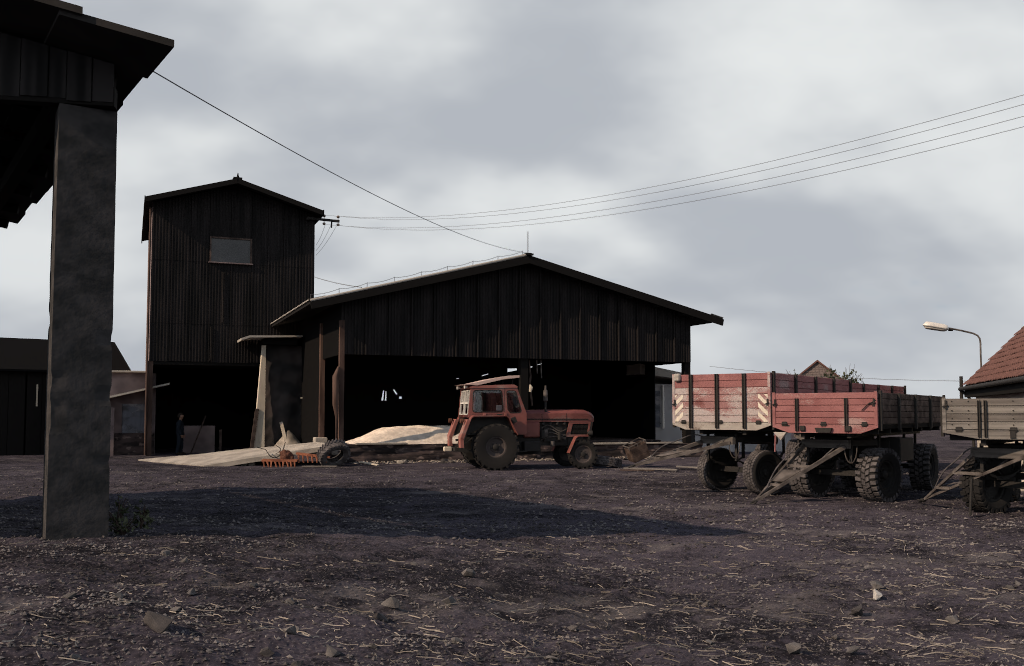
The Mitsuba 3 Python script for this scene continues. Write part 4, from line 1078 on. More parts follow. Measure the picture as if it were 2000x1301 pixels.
def trailer(key, corner, gam, Wd, L, z0, z1, front, side, planks, kind, uprights, chamfer, steer, apex, stripes=False, tall_base=0.1, detail=True, base='worn_white', stake=(0.036, 0.0), bar_w=0.06, axf=1.02, wide=0.0):
    g = math.radians(gam)
    F = Frame((corner[0], corner[1], 0.0), (math.sin(g), math.cos(g)), (-math.cos(g), math.sin(g)))
    hp_ = (z1 - z0) / planks
    body = sub(key, 'body')
    for k in range(planks):
        a_, b_ = z0 + k * hp_ + 0.004, z0 + (k + 1) * hp_ - 0.004
        j = float(rng.uniform(0, 0.006))
        put(sub(body, 'front_plank'), MB().bevel(-j, 0.04, 0.0, Wd, a_, b_, 0.006), front[k % len(front)], F)
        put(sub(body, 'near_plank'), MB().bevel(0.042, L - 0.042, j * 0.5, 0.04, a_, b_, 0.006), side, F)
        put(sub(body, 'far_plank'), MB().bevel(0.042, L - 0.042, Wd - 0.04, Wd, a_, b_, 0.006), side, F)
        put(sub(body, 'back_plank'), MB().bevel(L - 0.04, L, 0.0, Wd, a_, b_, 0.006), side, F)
    # apron under the front planks, chamfered at both ends
    ap = Polygon([(0.0, z0 - 0.004), (Wd, z0 - 0.004), (Wd, z0 - tall_base * 0.35), (Wd - chamfer, z0 - tall_base), (chamfer, z0 - tall_base), (0, z0 - tall_base * 0.35)])
    put(sub(body, 'front_apron'), MB().prism(ap, (-0.012, 0, 0), (0, 1, 0), (0, 0, 1), (0.05, 0, 0)), base, F)
    m = MB().box(0.045, 0.055, 0.06, Wd - 0.06, z0, z1 - 0.01).box(L - 0.055, L - 0.045, 0.06, Wd - 0.06, z0, z1 - 0.01)
    m.box(0.06, L - 0.06, 0.045, 0.055, z0, z1 - 0.01).box(0.06, L - 0.06, Wd - 0.055, Wd - 0.045, z0, z1 - 0.01)
    labels[put(sub(body, 'added_backing'), m, 'dark_wood', F)] = {'kind': 'stuff'}  # unseen backing added behind the planks to stop light through their gaps
    put(sub(body, 'floor'), MB().box(0.04, L - 0.02, 0.03, Wd - 0.03, z0 - 0.09, z0 - 0.005), 'dark_wood', F)
    for u_ in uprights:
        y_ = u_ * Wd
        sw_, st_ = stake[0], z1 - 0.005 - stake[1]
        m = MB().box(-0.055, -0.012, y_ - sw_, y_ - sw_ * 0.5, z0 - tall_base * 0.8, st_).box(-0.055, -0.012, y_ + sw_ * 0.5, y_ + sw_, z0 - tall_base * 0.8, st_).box(-0.03, -0.013, y_ - sw_ * 0.49, y_ + sw_ * 0.49, z0 - tall_base * 0.8, st_)
        put(sub(body, 'front_stake'), m, 'steel_dark', F)
    for k in range(5):
        x_ = 0.12 + (L - 0.24) * k / 4
        put(sub(body, 'near_stake'), MB().box(x_ - 0.045, x_ + 0.045, -0.045, -0.002, z0 - 0.12, z1 + (0.03 if k in (0, 4) else 0)), 'steel_dark', F)
        put(sub(body, 'far_stake'), MB().box(x_ - 0.045, x_ + 0.045, Wd + 0.002, Wd + 0.045, z0 - 0.12, z1), 'steel_dark', F)
    for y_ in (0.03, Wd - 0.03):
        put(sub(body, 'corner_iron'), MB().bar((-0.01, y_, z0 - 0.02), (-0.01, y_, z1 + 0.015), 0.055, 0.02, up=(1, 0, 0)), front[0], F)
    if stripes:
        for side_ in (0, 1):
            for k in range(4):
                zc = z0 - 0.09 + k * 0.19
                y0, y1 = (Wd - 0.02, Wd - 0.25) if side_ == 0 else (0.27, 0.04)
                a_ = [(y0, zc), (y1, zc + 0.22)] if side_ == 0 else [(y0, zc + 0.22), (y1, zc)]
                pg = Polygon([(a_[0][0], a_[0][1]), (a_[1][0], a_[1][1]), (a_[1][0], a_[1][1] + 0.10), (a_[0][0], a_[0][1] + 0.10)])
                pg = pg.intersection(sbox(min(y0, y1), z0 + 0.01, max(y0, y1), z0 + 0.58))
                if pg.is_empty:
                    continue
                put(sub(body, 'warning_stripe'), MB().prism(pg, (-0.0105, 0, 0), (0, 1, 0), (0, 0, 1), (0.003, 0, 0)), 'stripe_white', F)
    zf = z0 - 0.09
    m = MB()
    for y_ in (Wd * 0.28, Wd * 0.72):
        m.box(0.1, L - 0.1, y_ - 0.04, y_ + 0.04, zf - 0.17, zf - 0.003)
    for x_ in np.linspace(0.25, L - 0.25, 7):
        m.box(x_ - 0.03, x_ + 0.03, 0.06, Wd - 0.06, zf - 0.09, zf - 0.002)
    put(sub(key, 'chassis'), m, 'steel_dark', F)
    R = kind[0]
    axr = L - 1.05
    track = Wd * 0.5 - 0.36 + wide
    yc = Wd / 2
    sa = math.radians(steer)

    def turn(p):
        """A point of the front bogie, turned by the steering angle about its pivot."""
        x_, y_, z_ = p
        x_, y_ = x_ - axf, y_ - yc
        return (axf + x_ * math.cos(sa) - y_ * math.sin(sa), yc + x_ * math.sin(sa) + y_ * math.cos(sa), z_)
    for y_, fl in ((-1, False), (1, True)):
        p = turn((axf, yc + y_ * track, R))
        gz = float(height(*F([p])[0][:2]))
        wheel(key, 'front_wheel', kind, F, (p[0], p[1], R + gz - 0.01), rot=steer, flip=fl, rim_mat='steel_dark')
        p = (axr, yc + y_ * track, R)
        gz = float(height(*F([p])[0][:2]))
        wheel(key, 'rear_wheel', kind, F, (p[0], p[1], R + gz - 0.01), flip=fl, rim_mat='steel_dark')
    for ax_, bogie in ((axf, True), (axr, False)):
        tf = turn if bogie else (lambda p: p)
        m = MB()
        m.bar(tf((ax_, yc - track, R)), tf((ax_, yc + track, R)), 0.11, 0.11)
        for y_ in (yc - track * 0.62, yc + track * 0.62):
            pts = [tf((ax_ + d, y_, R + 0.12 + 0.13 * (d / 0.5) ** 2)) for d in np.linspace(-0.5, 0.5, 7)]
            for q_ in range(3):
                for a_, b_ in zip(pts[q_:len(pts) - q_ - 1], pts[q_ + 1:len(pts) - q_]):
                    m.bar(np.array(a_) - [0, 0, 0.022 * q_], np.array(b_) - [0, 0, 0.022 * q_], 0.07, 0.018)
            m.bar(tf((ax_ - 0.5, y_, R + 0.22)), tf((ax_ - 0.5, y_, zf - 0.15)), 0.05, 0.07).bar(tf((ax_ + 0.5, y_, R + 0.22)), tf((ax_ + 0.5, y_, zf - 0.15)), 0.05, 0.07)
        put(sub(key, 'front_axle' if bogie else 'rear_axle'), m, 'steel_dark', F)
    m = MB()
    pts = [turn((axf + 0.52 * math.cos(a), yc + 0.52 * math.sin(a), zf - 0.19)) for a in np.linspace(0, 2 * np.pi, 25)]
    m.tube(pts, 0.035, 6)
    for y_ in (-0.45, 0.45):
        m.bar(turn((axf - 0.6, yc + y_, zf - 0.28)), turn((axf + 0.55, yc + y_, zf - 0.28)), 0.07, 0.12)
    put(sub(key, 'turntable'), m, 'steel_dark', F)
    put(sub(key, 'bogie_beam'), MB().bar(turn((axf - 0.62, yc - 0.52, zf - 0.3)), turn((axf - 0.62, yc + 0.52, zf - 0.3)), 0.08, 0.16), 'grey_wood', F)
    # drawbar: an A-frame from the bogie beam to the eye
    Fi = np.array(F.m)
    apl = (np.array([apex[0], apex[1], apex[2]]) - F.o) @ Fi.T
    db = sub(key, 'drawbar')
    L0, R0 = np.array(turn((axf - 0.68, yc + 0.46, zf - 0.34))), np.array(turn((axf - 0.68, yc - 0.46, zf - 0.34)))
    m = MB()
    near = apl + (L0 - apl) * 0.14
    m.bar(L0, apl, bar_w, bar_w * 1.25, w1=bar_w * 0.7, h1=bar_w * 0.85).bar(R0, apl, bar_w, bar_w * 1.25, w1=bar_w * 0.7, h1=bar_w * 0.85)
    put(sub(db, 'frame'), m, 'steel_dusty', F)
    for k in (0.28, 0.62):
        put(sub(db, 'cross_member'), MB().bar(apl + (L0 - apl) * k, apl + (R0 - apl) * k, 0.06, 0.05), 'steel_dusty', F)
    if detail:
        a_, b_, c_ = apl + (L0 - apl) * 0.30, apl + (R0 - apl) * 0.30, apl + (R0 - apl) * 0.5
        d_ = apl + (L0 - apl) * 0.5
        up_ = np.array([0, 0, 0.055])
        put(sub(db, 'plate'), MB().add([a_ + up_, b_ + up_, c_ + up_, d_ + up_, a_ + up_ - [0, 0, 0.01], b_ + up_ - [0, 0, 0.01], c_ + up_ - [0, 0, 0.01], d_ + up_ - [0, 0, 0.01]], [[0, 1, 2, 3], [4, 7, 6, 5], [0, 4, 5, 1], [1, 5, 6, 2], [2, 6, 7, 3], [3, 7, 4, 0]]), 'steel_dusty', F)
    dv = (apl - (L0 + R0) / 2)
    dv /= np.linalg.norm(dv)
    side_v = np.cross(dv, [0, 0, 1])
    ring = [apl + dv * 0.07 + 0.06 * (math.cos(a) * dv + math.sin(a) * side_v) for a in np.linspace(0, 2 * np.pi, 13)]
    put(sub(db, 'eye'), MB().tube(ring, 0.022, 6), 'steel_dark', F)
    m = MB()
    for s_ in (0.1, -0.14):
        t_ = np.linspace(0, 1, 14)[:, None]
        pts = (apl + (L0 - apl) * 0.2) * (1 - t_) + ((L0 + R0) / 2 + np.array([0, s_ * 3, 0.1])) * t_
        pts[:, 2] += 0.20 * np.sin(t_[:, 0] * np.pi) * (1 if s_ > 0 else -0.4) + 0.04 * np.sin(t_[:, 0] * 9)
        m.tube(pts, 0.013, 6)
    put(sub(db, 'brake_hose'), m, 'rubber_dusty', F)
    m = MB()
    t_ = np.linspace(0, np.pi, 10)
    p0_ = R0 + np.array([0, -0.1, 0.0])
    m.tube([p0_ + np.array([0.1 * math.sin(0), 0.12 * math.cos(a), -0.32 * math.sin(a)]) for a in t_], 0.010, 5)
    put(sub(db, 'safety_chain'), m, 'steel_dusty', F)
    put(sub(key, 'air_tank'), MB().tube([(axf + 1.0, yc - 0.45, zf - 0.32), (axf + 1.0, yc + 0.3, zf - 0.32)], 0.10, 12), 'steel_dusty', F, smooth=50)
    return F


c1 = np.array([5.27, 19.30])
g36 = math.radians(36)
T1 = 'tall_trailer'
tag(T1, 'tall faded red farm trailer with striped corners, left of the low salmon trailer', 'trailer')
F1 = trailer(T1, c1, 36, 2.2, 5.5, 1.52, 2.54, ['worn_red_a', 'worn_red_b', 'worn_red_a', 'worn_red_b', 'worn_red_b', 'salmon_b', 'salmon_a'], 'salmon_b', 7, ROAD, (0.255, 0.53, 0.80), 0.3, -26, (2.62, 20.3, 0.60), stripes=True, tall_base=0.16)
T2 = 'salmon_trailer'
tag(T2, 'low salmon plank-sided trailer with two dark stakes, its drawbar resting on the ground', 'trailer')
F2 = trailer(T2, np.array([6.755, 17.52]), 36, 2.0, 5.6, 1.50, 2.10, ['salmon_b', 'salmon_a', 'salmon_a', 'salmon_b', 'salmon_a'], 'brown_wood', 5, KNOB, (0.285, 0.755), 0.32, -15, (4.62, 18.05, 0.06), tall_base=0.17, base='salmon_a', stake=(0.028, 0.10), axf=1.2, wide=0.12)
c3 = np.array([7.12, 15.7]) + 2.1 * np.array([math.cos(g36), -math.sin(g36)])
T3 = 'grey_trailer'
tag(T3, 'weathered grey wooden trailer at the right edge, nearest of the trailers', 'trailer')
F3 = trailer(T3, c3, 36, 2.1, 4.8, 1.44, 1.95, ['grey_wood_pale', 'grey_wood', 'grey_wood_pale', 'grey_wood', 'grey_wood'], 'grey_wood', 4, KNOB_DARK, (0.735, 0.69), 0.55, -26, (7.55, 17.45, 0.14), tall_base=0.15, base='grey_wood_pale', detail=False, stake=(0.02, 0.03), bar_w=0.045)
T1B = 'red_trailer'
tag(T1B, 'dark red trailer parked behind the tall striped trailer, only its upper side showing', 'trailer')
trailer(T1B, np.array([9.05, 25.7]), 39, 2.2, 5.3, 1.50, 2.55, ['salmon_b', 'salmon_a'], 'salmon_b', 7, ROAD, (0.3, 0.7), 0.3, 0, (8.6, 24.6, 0.5), tall_base=0.14, detail=False, base='salmon_b')
# details of single trailers
put(sub(T2, 'mark'), MB().prism(Polygon([(0, 0), (0.10, 0), (0.10, 0.03), (0, 0.03)]), (-0.014, 1.66, 1.45), (0, 1, 0), (0, 0, 1), (0.002, 0, 0)), 'steel_dark', F2)
for y_ in (1.40, 0.53):
    put(sub(T2, 'latch'), MB().bevel(-0.06, -0.013, y_ - 0.05, y_ + 0.05, 1.37, 1.47, 0.01), 'steel_dark', F2)
put(sub(T2, 'front_step'), MB().prism(Polygon([(0.86, 1.34), (1.12, 1.34), (1.15, 1.43), (0.83, 1.43)]), (-0.08, 0, 0), (0, 1, 0), (0, 0, 1), (0.06, 0, 0)), 'steel_dark', F2)
put(sub(T2, 'corner_fender'), MB().add([(-0.05, 1.98, 1.34), (-0.05, 1.72, 1.34), (-0.05, 1.83, 1.18), (0.05, 1.98, 1.34), (0.05, 1.72, 1.34), (0.05, 1.83, 1.18)], [[0, 1, 2], [3, 5, 4]]).add([(-0.05, 1.98, 1.34), (0.05, 1.98, 1.34), (0.05, 1.83, 1.18), (-0.05, 1.83, 1.18), (-0.05, 1.72, 1.34), (0.05, 1.72, 1.34)], [[0, 1, 2, 3], [3, 2, 5, 4]]), 'worn_white', F2)
put(sub(T2, 'corner_rod'), MB().tube([(-0.02, 1.94, 1.34), (-0.02, 1.96, 0.95)], 0.018, 6), 'salmon_b', F2)
put(sub(T2, 'bent_wire'), MB().tube([(-0.02, 0.02, 1.95), (-0.03, 0.16, 1.88), (-0.03, 0.28, 1.76)], 0.010, 5), 'steel_dark', F2)
put(sub(T2, 'added_dark_box'), MB().bevel(2.05, 3.15, 0.12, 0.62, 0.72, 1.20, 0.02), 'steel_dark', F2)  # made-up dark box, added to hide the lit ground under the bed
put(sub(T2, 'added_dark_beams'), MB().box(1.9, 3.5, 0.75, 1.3, 0.85, 1.0).box(1.9, 1.98, 0.3, 1.7, 0.8, 1.15).box(3.42, 3.5, 0.3, 1.7, 0.8, 1.15), 'steel_dark', F2)  # dark beams added to fill the black space under the trailer
for F_, t_, W_, zz_ in ((F1, T1, 2.2, 1.53), (F2, T2, 2.0, 1.51), (F3, T3, 2.1, 1.45)):
    for y_ in (0.12, 0.5, 0.88):
        put(sub(t_, 'hinge'), MB().bevel(-0.032, -0.013, y_ * W_ - 0.05, y_ * W_ + 0.05, zz_ - 0.05, zz_ + 0.035, 0.006).tube([(-0.03, y_ * W_ - 0.06, zz_ - 0.012), (-0.03, y_ * W_ + 0.06, zz_ - 0.012)], 0.014, 6), 'steel_dark', F_)
    for y_ in (0.06, W_ - 0.06):
        put(sub(t_, 'corner_latch'), MB().bar((-0.03, y_, zz_ + 0.33), (-0.03, y_, zz_ + 0.47), 0.03, 0.02, up=(1, 0, 0)).bar((-0.045, y_ - 0.03, zz_ + 0.40), (-0.045, y_ + 0.05, zz_ + 0.36), 0.02, 0.02), 'steel_dark', F_)
put(sub(T1, 'corner_hook'), MB().bevel(-0.09, 0.02, 2.0, 2.13, 2.40, 2.56, 0.02), 'worn_white', F1)
put(sub(T3, 'fuel_flap'), MB().box(-0.035, -0.014, 1.02, 1.10, 1.31, 1.42), 'steel_dark', F3)
put(sub(T3, 'number_plate'), MB().box(-0.03, -0.014, 0.1, 0.55, 1.34, 1.43), 'grey_wood_pale', F3)
m = MB()
for x_, y_, z_ in [(0, y_, z_) for z_ in (1.52, 1.62, 1.75, 1.9) for y_ in (0.2, 0.7, 1.05, 1.7, 1.95)]:
    m.tube([(-0.016, y_, z_), (-0.003, y_, z_)], 0.012, 6)
labels[put(sub(T3, 'bolts'), m, 'steel_dark', F3)] = {'kind': 'stuff'}
put(sub(T3, 'parking_leg'), MB().tube([(0.35, 1.75, 0.62), (0.32, 1.78, 0.02)], 0.022, 6), 'steel_dark', F3)
# ---------------------------------------------------------------- discarded things by the ramp and the plinth


def loose_tyre(key, R, W, rim, lugs, style, matrix, tmat='rubber_dusty'):
    car, trd, _, _ = tyre_meshes(R, W, rim, lugs, style)
    for p_, mb, mt, sm in (('carcass', car, 'rubber_dusty', 40), ('tread', trd, 'rubber_dusty', False)):
        scene[sub(key, p_)] = {**mikit.ply(trimesh.Trimesh(*mb.mesh(), process=False), B(mt), smooth=sm), 'to_world': matrix}


loose_tyre('discarded_tyre', 0.52, 0.34, 0.28, 26, 'chevron', T4().translate([-5.75, 30.7, 0.40]).rotate([0, 0, 1], 38).rotate([1, 0, 0], 40))
tag('discarded_tyre', 'discarded ribbed tyre leaning at the end of the concrete ramp', 'tyre')
loose_tyre('flat_tyre', 0.55, 0.30, 0.34, 26, 'road', T4().translate([2.95, 30.3, 0.17]).rotate([0, 1, 0], 8).rotate([1, 0, 0], 84), 'pale')
tag('flat_tyre', 'pale dusty tyre lying flat just right of the tractor front wheel', 'tyre')
hk = 'harrow_section'
tag(hk, 'orange rusty harrow section lying on the ground left of the discarded tyre', 'harrow')
HK = yaw((-7.95, 30.2, 0.0), 6)
m = MB()
for y_ in (0.0, 0.35):
    m.bar((0, y_, 0.22), (1.1, y_, 0.20), 0.05, 0.07)
for x_ in (0.02, 1.08):
    m.bar((x_, 0, 0.2), (x_, 0.35, 0.2), 0.04, 0.05)
put(sub(hk, 'frame'), m, 'rust_orange', HK)
for k in range(9):
    put(sub(hk, 'tine'), MB().bar((0.06 + k * 0.122, 0.0, 0.19), (0.09 + k * 0.122 + 0.03 * math.sin(k * 2.3), -0.03 + 0.03 * math.cos(k * 1.7), -0.0), 0.06, 0.05, w1=0.03, h1=0.03), 'rust_orange', HK)
HK2 = yaw((-6.95, 30.7, 0.0), -6)
hk2 = 'harrow_section_001'
tag(hk2, 'second orange harrow section half hidden behind the discarded tyre', 'harrow')
m = MB().bar((0, 0, 0.42), (1.0, 0.05, 0.30), 0.07, 0.08).bar((0, 0.3, 0.40), (1.0, 0.35, 0.28), 0.05, 0.06).bar((0.0, 0, 0.42), (0.0, 0.3, 0.40), 0.05, 0.05)
put(sub(hk2, 'frame'), m, 'rust_orange', HK2)
for k in range(7):
    put(sub(hk2, 'tine'), MB().bar((0.06 + k * 0.15, 0.0, 0.40 - k * 0.015), (0.10 + k * 0.15, -0.05, 0.12), 0.05, 0.05, w1=0.03, h1=0.03), 'rust_orange', HK2)
sk = trimesh.creation.icosphere(subdivisions=3, radius=1.0)
sv = np.array(sk.vertices) * [0.22, 0.2, 0.26]
sv += np.array(sk.vertices) * (meshkit.fbm(np.array(sk.vertices) * 2.5, 3, 12) - 0.5)[:, None] * 0.2
sv[:, 0] += sv[:, 2] * -0.35
put('rusty_bundle', (sv + [-7.25, 30.75, 0.26], np.array(sk.faces)), 'rust_brown', smooth=35)
tag('rusty_bundle', 'crumpled rust-brown bundle on top of the orange harrow by the ramp', 'bundle')
m = MB()
t_ = np.linspace(0, 1, 24)
m.tube(np.stack([-8.25 + 0.9 * t_, 30.75 + 0.2 * np.sin(9 * t_), 0.62 - 0.2 * np.sin(t_ * np.pi) + 0.25 * np.sin(t_ * 7) * t_], 1), 0.014, 6)
m.tube(np.stack([-7.65 + 0.15 * np.sin(5 * t_), 30.8 + 0.1 * t_, 0.40 + 0.42 * t_], 1), 0.012, 6)
put('tangled_cable', m, 'rubber')
tag('tangled_cable', 'black tangled cable curling up from the rust-brown bundle', 'cable')
# loose boards along the plinth
for (a_, b_, w_, mt, lb) in (((-4.95, 31.2, 0.12), (-4.35, 30.95, 0.03), 0.14, 'pale_wood', 'short pale plank on the ground just right of the discarded tyre'),
                             ((-6.6, 29.95, 0.04), (-5.5, 29.9, 0.05), 0.16, 'grey_wood', 'grey plank lying on the ground in front of the discarded tyre'),
                             ((3.4, 28.9, 0.05), (4.9, 28.2, 0.04), 0.16, 'grey_wood_pale', 'pale plank on the ground under the tall trailer drawbar'),
                             ((5.0, 28.9, 0.10), (6.8, 28.1, 0.04), 0.18, 'grey_wood_pale', 'long pale plank on the ground behind the tall trailer front wheel'),
                             ((3.2, 28.3, 0.03), (4.2, 28.1, 0.03), 0.10, 'brown_wood', 'thin brown board lying in front of the crate')):
    tag(put('loose_plank', MB().bar(a_, b_, w_, 0.035), mt), lb, 'plank')
# tilted crate
ck = 'wooden_crate'
tag(ck, 'tilted brown wooden crate with open slatted rim, right of the tractor', 'crate')
Mc = trimesh.transformations.euler_matrix(0.12, -0.42, 0.25)


def tilt(mb):
    v, f = mb.mesh()
    return 0.8 * v @ Mc[:3, :3].T + [4.05, 30.2, 0.30], f


for k in range(3):
    put(sub(ck, 'front_board'), tilt(MB().bevel(-0.36, 0.36, -0.30, -0.27, k * 0.19, k * 0.19 + 0.18, 0.006)), 'brown_wood')
    put(sub(ck, 'back_board'), tilt(MB().bevel(-0.36, 0.36, 0.27, 0.30, k * 0.19, k * 0.19 + 0.18, 0.006)), 'brown_wood')
    for s_ in (-1, 1):
        put(sub(ck, 'end_board'), tilt(MB().bevel(s_ * 0.36 - 0.015, s_ * 0.36 + 0.015, -0.268, 0.268, k * 0.19, k * 0.19 + 0.18, 0.006)), 'brown_wood')
m = MB()
for y_ in (-0.29, 0.29):
    m.bar((-0.38, y_, 0.66), (0.38, y_, 0.66), 0.03, 0.03)
for x_ in (-0.38, 0.0, 0.38):
    m.bar((x_, -0.29, 0.66), (x_, 0.29, 0.66), 0.03, 0.03)
    m.bar((x_, -0.29, 0.55), (x_, -0.29, 0.66), 0.03, 0.03)
put(sub(ck, 'rim'), tilt(m), 'steel_dusty')
put(sub(ck, 'bottom'), tilt(MB().box(-0.35, 0.35, -0.28, 0.28, -0.02, 0.0)), 'brown_wood')

# lumps of broken concrete along the plinth
RK = {}


def rock(seed, flat=0.7):
    if seed not in RK:
        r2 = np.random.default_rng(seed)
        q_ = r2.normal(size=(13, 3))
        q_ /= np.linalg.norm(q_, axis=1, keepdims=True)
        q_ *= r2.uniform(0.7, 1.1, (13, 1))
        s_ = trimesh.convex.convex_hull(q_ * [1.0, r2.uniform(0.6, 0.95), flat * r2.uniform(0.7, 1.1)])
        v = np.array(s_.vertices)
        for _ in range(2):
            s_ = trimesh.Trimesh(v, s_.faces, process=False).subdivide()
            v = np.array(s_.vertices)
        nn_ = v / (np.linalg.norm(v, axis=1, keepdims=True) + 1e-9)
        v = v + nn_ * 0.16 * (meshkit.fbm(v * 3.5 + seed, 3, seed) - 0.5)[:, None]
        RK[seed] = (v, np.array(s_.faces))
    return RK[seed]


def stone(key, x, y, r, mt, seed, rot, sink=0.3):
    v, f = rock(seed)
    a = rot
    Rm = np.array([[math.cos(a), -math.sin(a), 0], [math.sin(a), math.cos(a), 0], [0, 0, 1]])
    z = float(surface(x, y))
    return put(key, (v * r @ Rm.T + [x, y, z + r * 0.45 * (1 - sink)], f), mt)


for k in range(26):
    s_ = rng.uniform(0.3, 6.0) if k < 15 else rng.uniform(7.0, 12)
    P_ = BARN([(s_, -0.62 - rng.uniform(0, 0.9), 0)])[0]
    kk = stone('rubble_lump', P_[0], P_[1], rng.uniform(0.06, 0.2), ['stone', 'stone_dark', 'concrete', 'brown_wood'][k % 4], 40 + k % 7, rng.uniform(0, 6))
    tag(kk, 'lump of broken rubble at the foot of the barn plinth', 'rubble', 'rubble lumps along the barn plinth')
m = MB()
for _ in range(500):
    s_ = rng.uniform(0.2, 12.5)
    P_ = BARN([(s_, -0.55 - abs(rng.normal(0, 0.5)), 0)])[0]
    a = rng.uniform(0, 6.28)
    l_ = rng.uniform(0.03, 0.16)
    z_ = float(surface(P_[0], P_[1])) + rng.uniform(0.01, 0.06)
    m.bar((P_[0], P_[1], z_), (P_[0] + l_ * math.cos(a), P_[1] + l_ * math.sin(a), z_ + rng.uniform(-0.01, 0.05)), rng.uniform(0.01, 0.05), 0.012)
tag(put('plinth_litter', m, 'straw'), 'pale straw and chips scattered along the foot of the barn plinth', 'litter', None, 'stuff')
# cut log or plank pile seen behind the grey trailer
tag(put('pale_beam', MB().bevel(10.4, 13.2, 20.7, 21.0, 0.0, 0.24, 0.02), 'pale_wood'), 'pale beam lying on the ground behind the grey trailer drawbar', 'beam')
P_ = BARN([(9.95, -0.7, 0.0)])[0]

# ---------------------------------------------------------------- person under the tower


def hull_chain(joints, bones):
    out = None
    for a, b_ in bones:
        (pa, ra), (pb, rb) = joints[a], joints[b_]
        s_ = m3.Manifold.batch_hull([m3.Manifold.sphere(ra, 16).translate(tuple(map(float, pa))), m3.Manifold.sphere(rb, 16).translate(tuple(map(float, pb)))])
        out = s_ if out is None else out + s_
    return out


def finish(man, length, it=6):
    mm = man.refine_to_length(length).to_mesh()
    tm = trimesh.Trimesh(mm.vert_properties[:, :3], mm.tri_verts, process=True)
    trimesh.smoothing.filter_taubin(tm, iterations=it)
    return np.array(tm.vertices), np.array(tm.faces)


J = {'neck': ((0.02, 0, 1.45), 0.055), 'head': ((0.045, 0, 1.60), 0.092), 'crown': ((0.02, 0, 1.645), 0.088), 'chin': ((0.085, 0, 1.535), 0.045), 'nose': ((0.148, 0, 1.59), 0.012), 'brow': ((0.125, 0, 1.63), 0.03), 'nose0': ((0.12, 0, 1.615), 0.018),
     'chest': ((0.0, 0, 1.28), 0.135), 'belly': ((0.015, 0, 1.08), 0.135), 'hip': ((0.0, 0, 0.93), 0.14)}
for s_, q in (('l', 1), ('r', -1)):
    J |= {'sh' + s_: ((0, 0.17 * q, 1.37), 0.075), 'el' + s_: ((-0.03 + 0.04 * q, 0.23 * q, 1.09), 0.05), 'wr' + s_: ((0.10 + 0.05 * q, 0.22 * q, 0.86), 0.036), 'pm' + s_: ((0.13 + 0.05 * q, 0.215 * q, 0.80), 0.036),
          'hj' + s_: ((0, 0.09 * q, 0.90), 0.105), 'kn' + s_: ((0.03 + 0.05 * q, 0.10 * q, 0.48), 0.066), 'an' + s_: ((-0.02 + 0.08 * q, 0.10 * q, 0.09), 0.045), 'to' + s_: ((0.15 + 0.08 * q, 0.12 * q, 0.04), 0.035),
          'ear' + s_: ((0.03, 0.088 * q, 1.60), 0.02)}
    for k in range(4):
        J['fk%d%s' % (k, s_)] = ((0.135 + 0.05 * q + 0.012 * (k - 1.5), 0.21 * q + 0.0, 0.775), 0.011)
        J['ft%d%s' % (k, s_)] = ((0.145 + 0.05 * q + 0.016 * (k - 1.5), 0.20 * q, 0.715 + 0.006 * abs(k - 1)), 0.009)
    J['tb' + s_] = ((0.165 + 0.05 * q, 0.19 * q, 0.81), 0.013)
    J['tt' + s_] = ((0.19 + 0.05 * q, 0.18 * q, 0.765), 0.010)
bones = [('neck', 'chest'), ('neck', 'head'), ('head', 'crown'), ('head', 'chin'), ('head', 'brow'), ('nose0', 'nose'), ('chest', 'belly'), ('belly', 'hip')]
for s_ in 'lr':
    bones += [('sh' + s_, 'chest'), ('sh' + s_, 'el' + s_), ('el' + s_, 'wr' + s_), ('wr' + s_, 'pm' + s_), ('hip', 'hj' + s_), ('hj' + s_, 'kn' + s_), ('kn' + s_, 'an' + s_), ('an' + s_, 'to' + s_), ('head', 'ear' + s_)]
    bones += [('pm' + s_, 'fk%d%s' % (k, s_)) for k in range(4)] + [('fk%d%s' % (k, s_), 'ft%d%s' % (k, s_)) for k in range(4)] + [('pm' + s_, 'tb' + s_), ('tb' + s_, 'tt' + s_)]
pf = yaw((-13.75, 39.3, float(height(-13.75, 39.3)) - 0.005), 20)
pk = 'person'
tag(pk, 'person in dark blue work clothes standing in the shade under the tower', 'person')
put(sub(pk, 'body'), finish(hull_chain(J, bones), 0.03, 4), 'skin', pf, smooth=True)
grow = {k: (p_, r + 0.018) for k, (p_, r) in J.items()}
cb = [('chest', 'belly'), ('belly', 'hip')]
for s_ in 'lr':
    cb += [('sh' + s_, 'chest'), ('sh' + s_, 'el' + s_), ('el' + s_, 'wr' + s_), ('hip', 'hj' + s_), ('hj' + s_, 'kn' + s_), ('kn' + s_, 'an' + s_)]
put(sub(pk, 'coverall'), finish(hull_chain(grow, cb), 0.04, 6), 'coverall', pf, smooth=True)
sj = {k: (p_, r + 0.02) for k, (p_, r) in J.items()}
for s_ in 'lr':
    put(sub(pk, 'boot'), finish(hull_chain(sj, [('an' + s_, 'to' + s_)]), 0.03, 3), 'hair', pf, smooth=True)
hj_ = {'a': ((0.0, 0, 1.655), 0.093), 'b': ((-0.02, 0, 1.60), 0.088), 'c': ((0.05, 0, 1.68), 0.075)}
put(sub(pk, 'hair'), finish(hull_chain(hj_, [('a', 'b'), ('a', 'c')]), 0.03, 3), 'hair', pf, smooth=True)

# ---------------------------------------------------------------- overhead wires


def wire(a, b_, sag, r, label, group=None, n=40):
    t_ = np.linspace(0, 1, n)[:, None]
    p = np.array(a) * (1 - t_) + np.array(b_) * t_
    p[:, 2] -= sag * 4 * t_[:, 0] * (1 - t_[:, 0])
    k = put('overhead_wire', MB().tube(p, r, 5), 'wire')
    tag(k, label, 'wire', group)


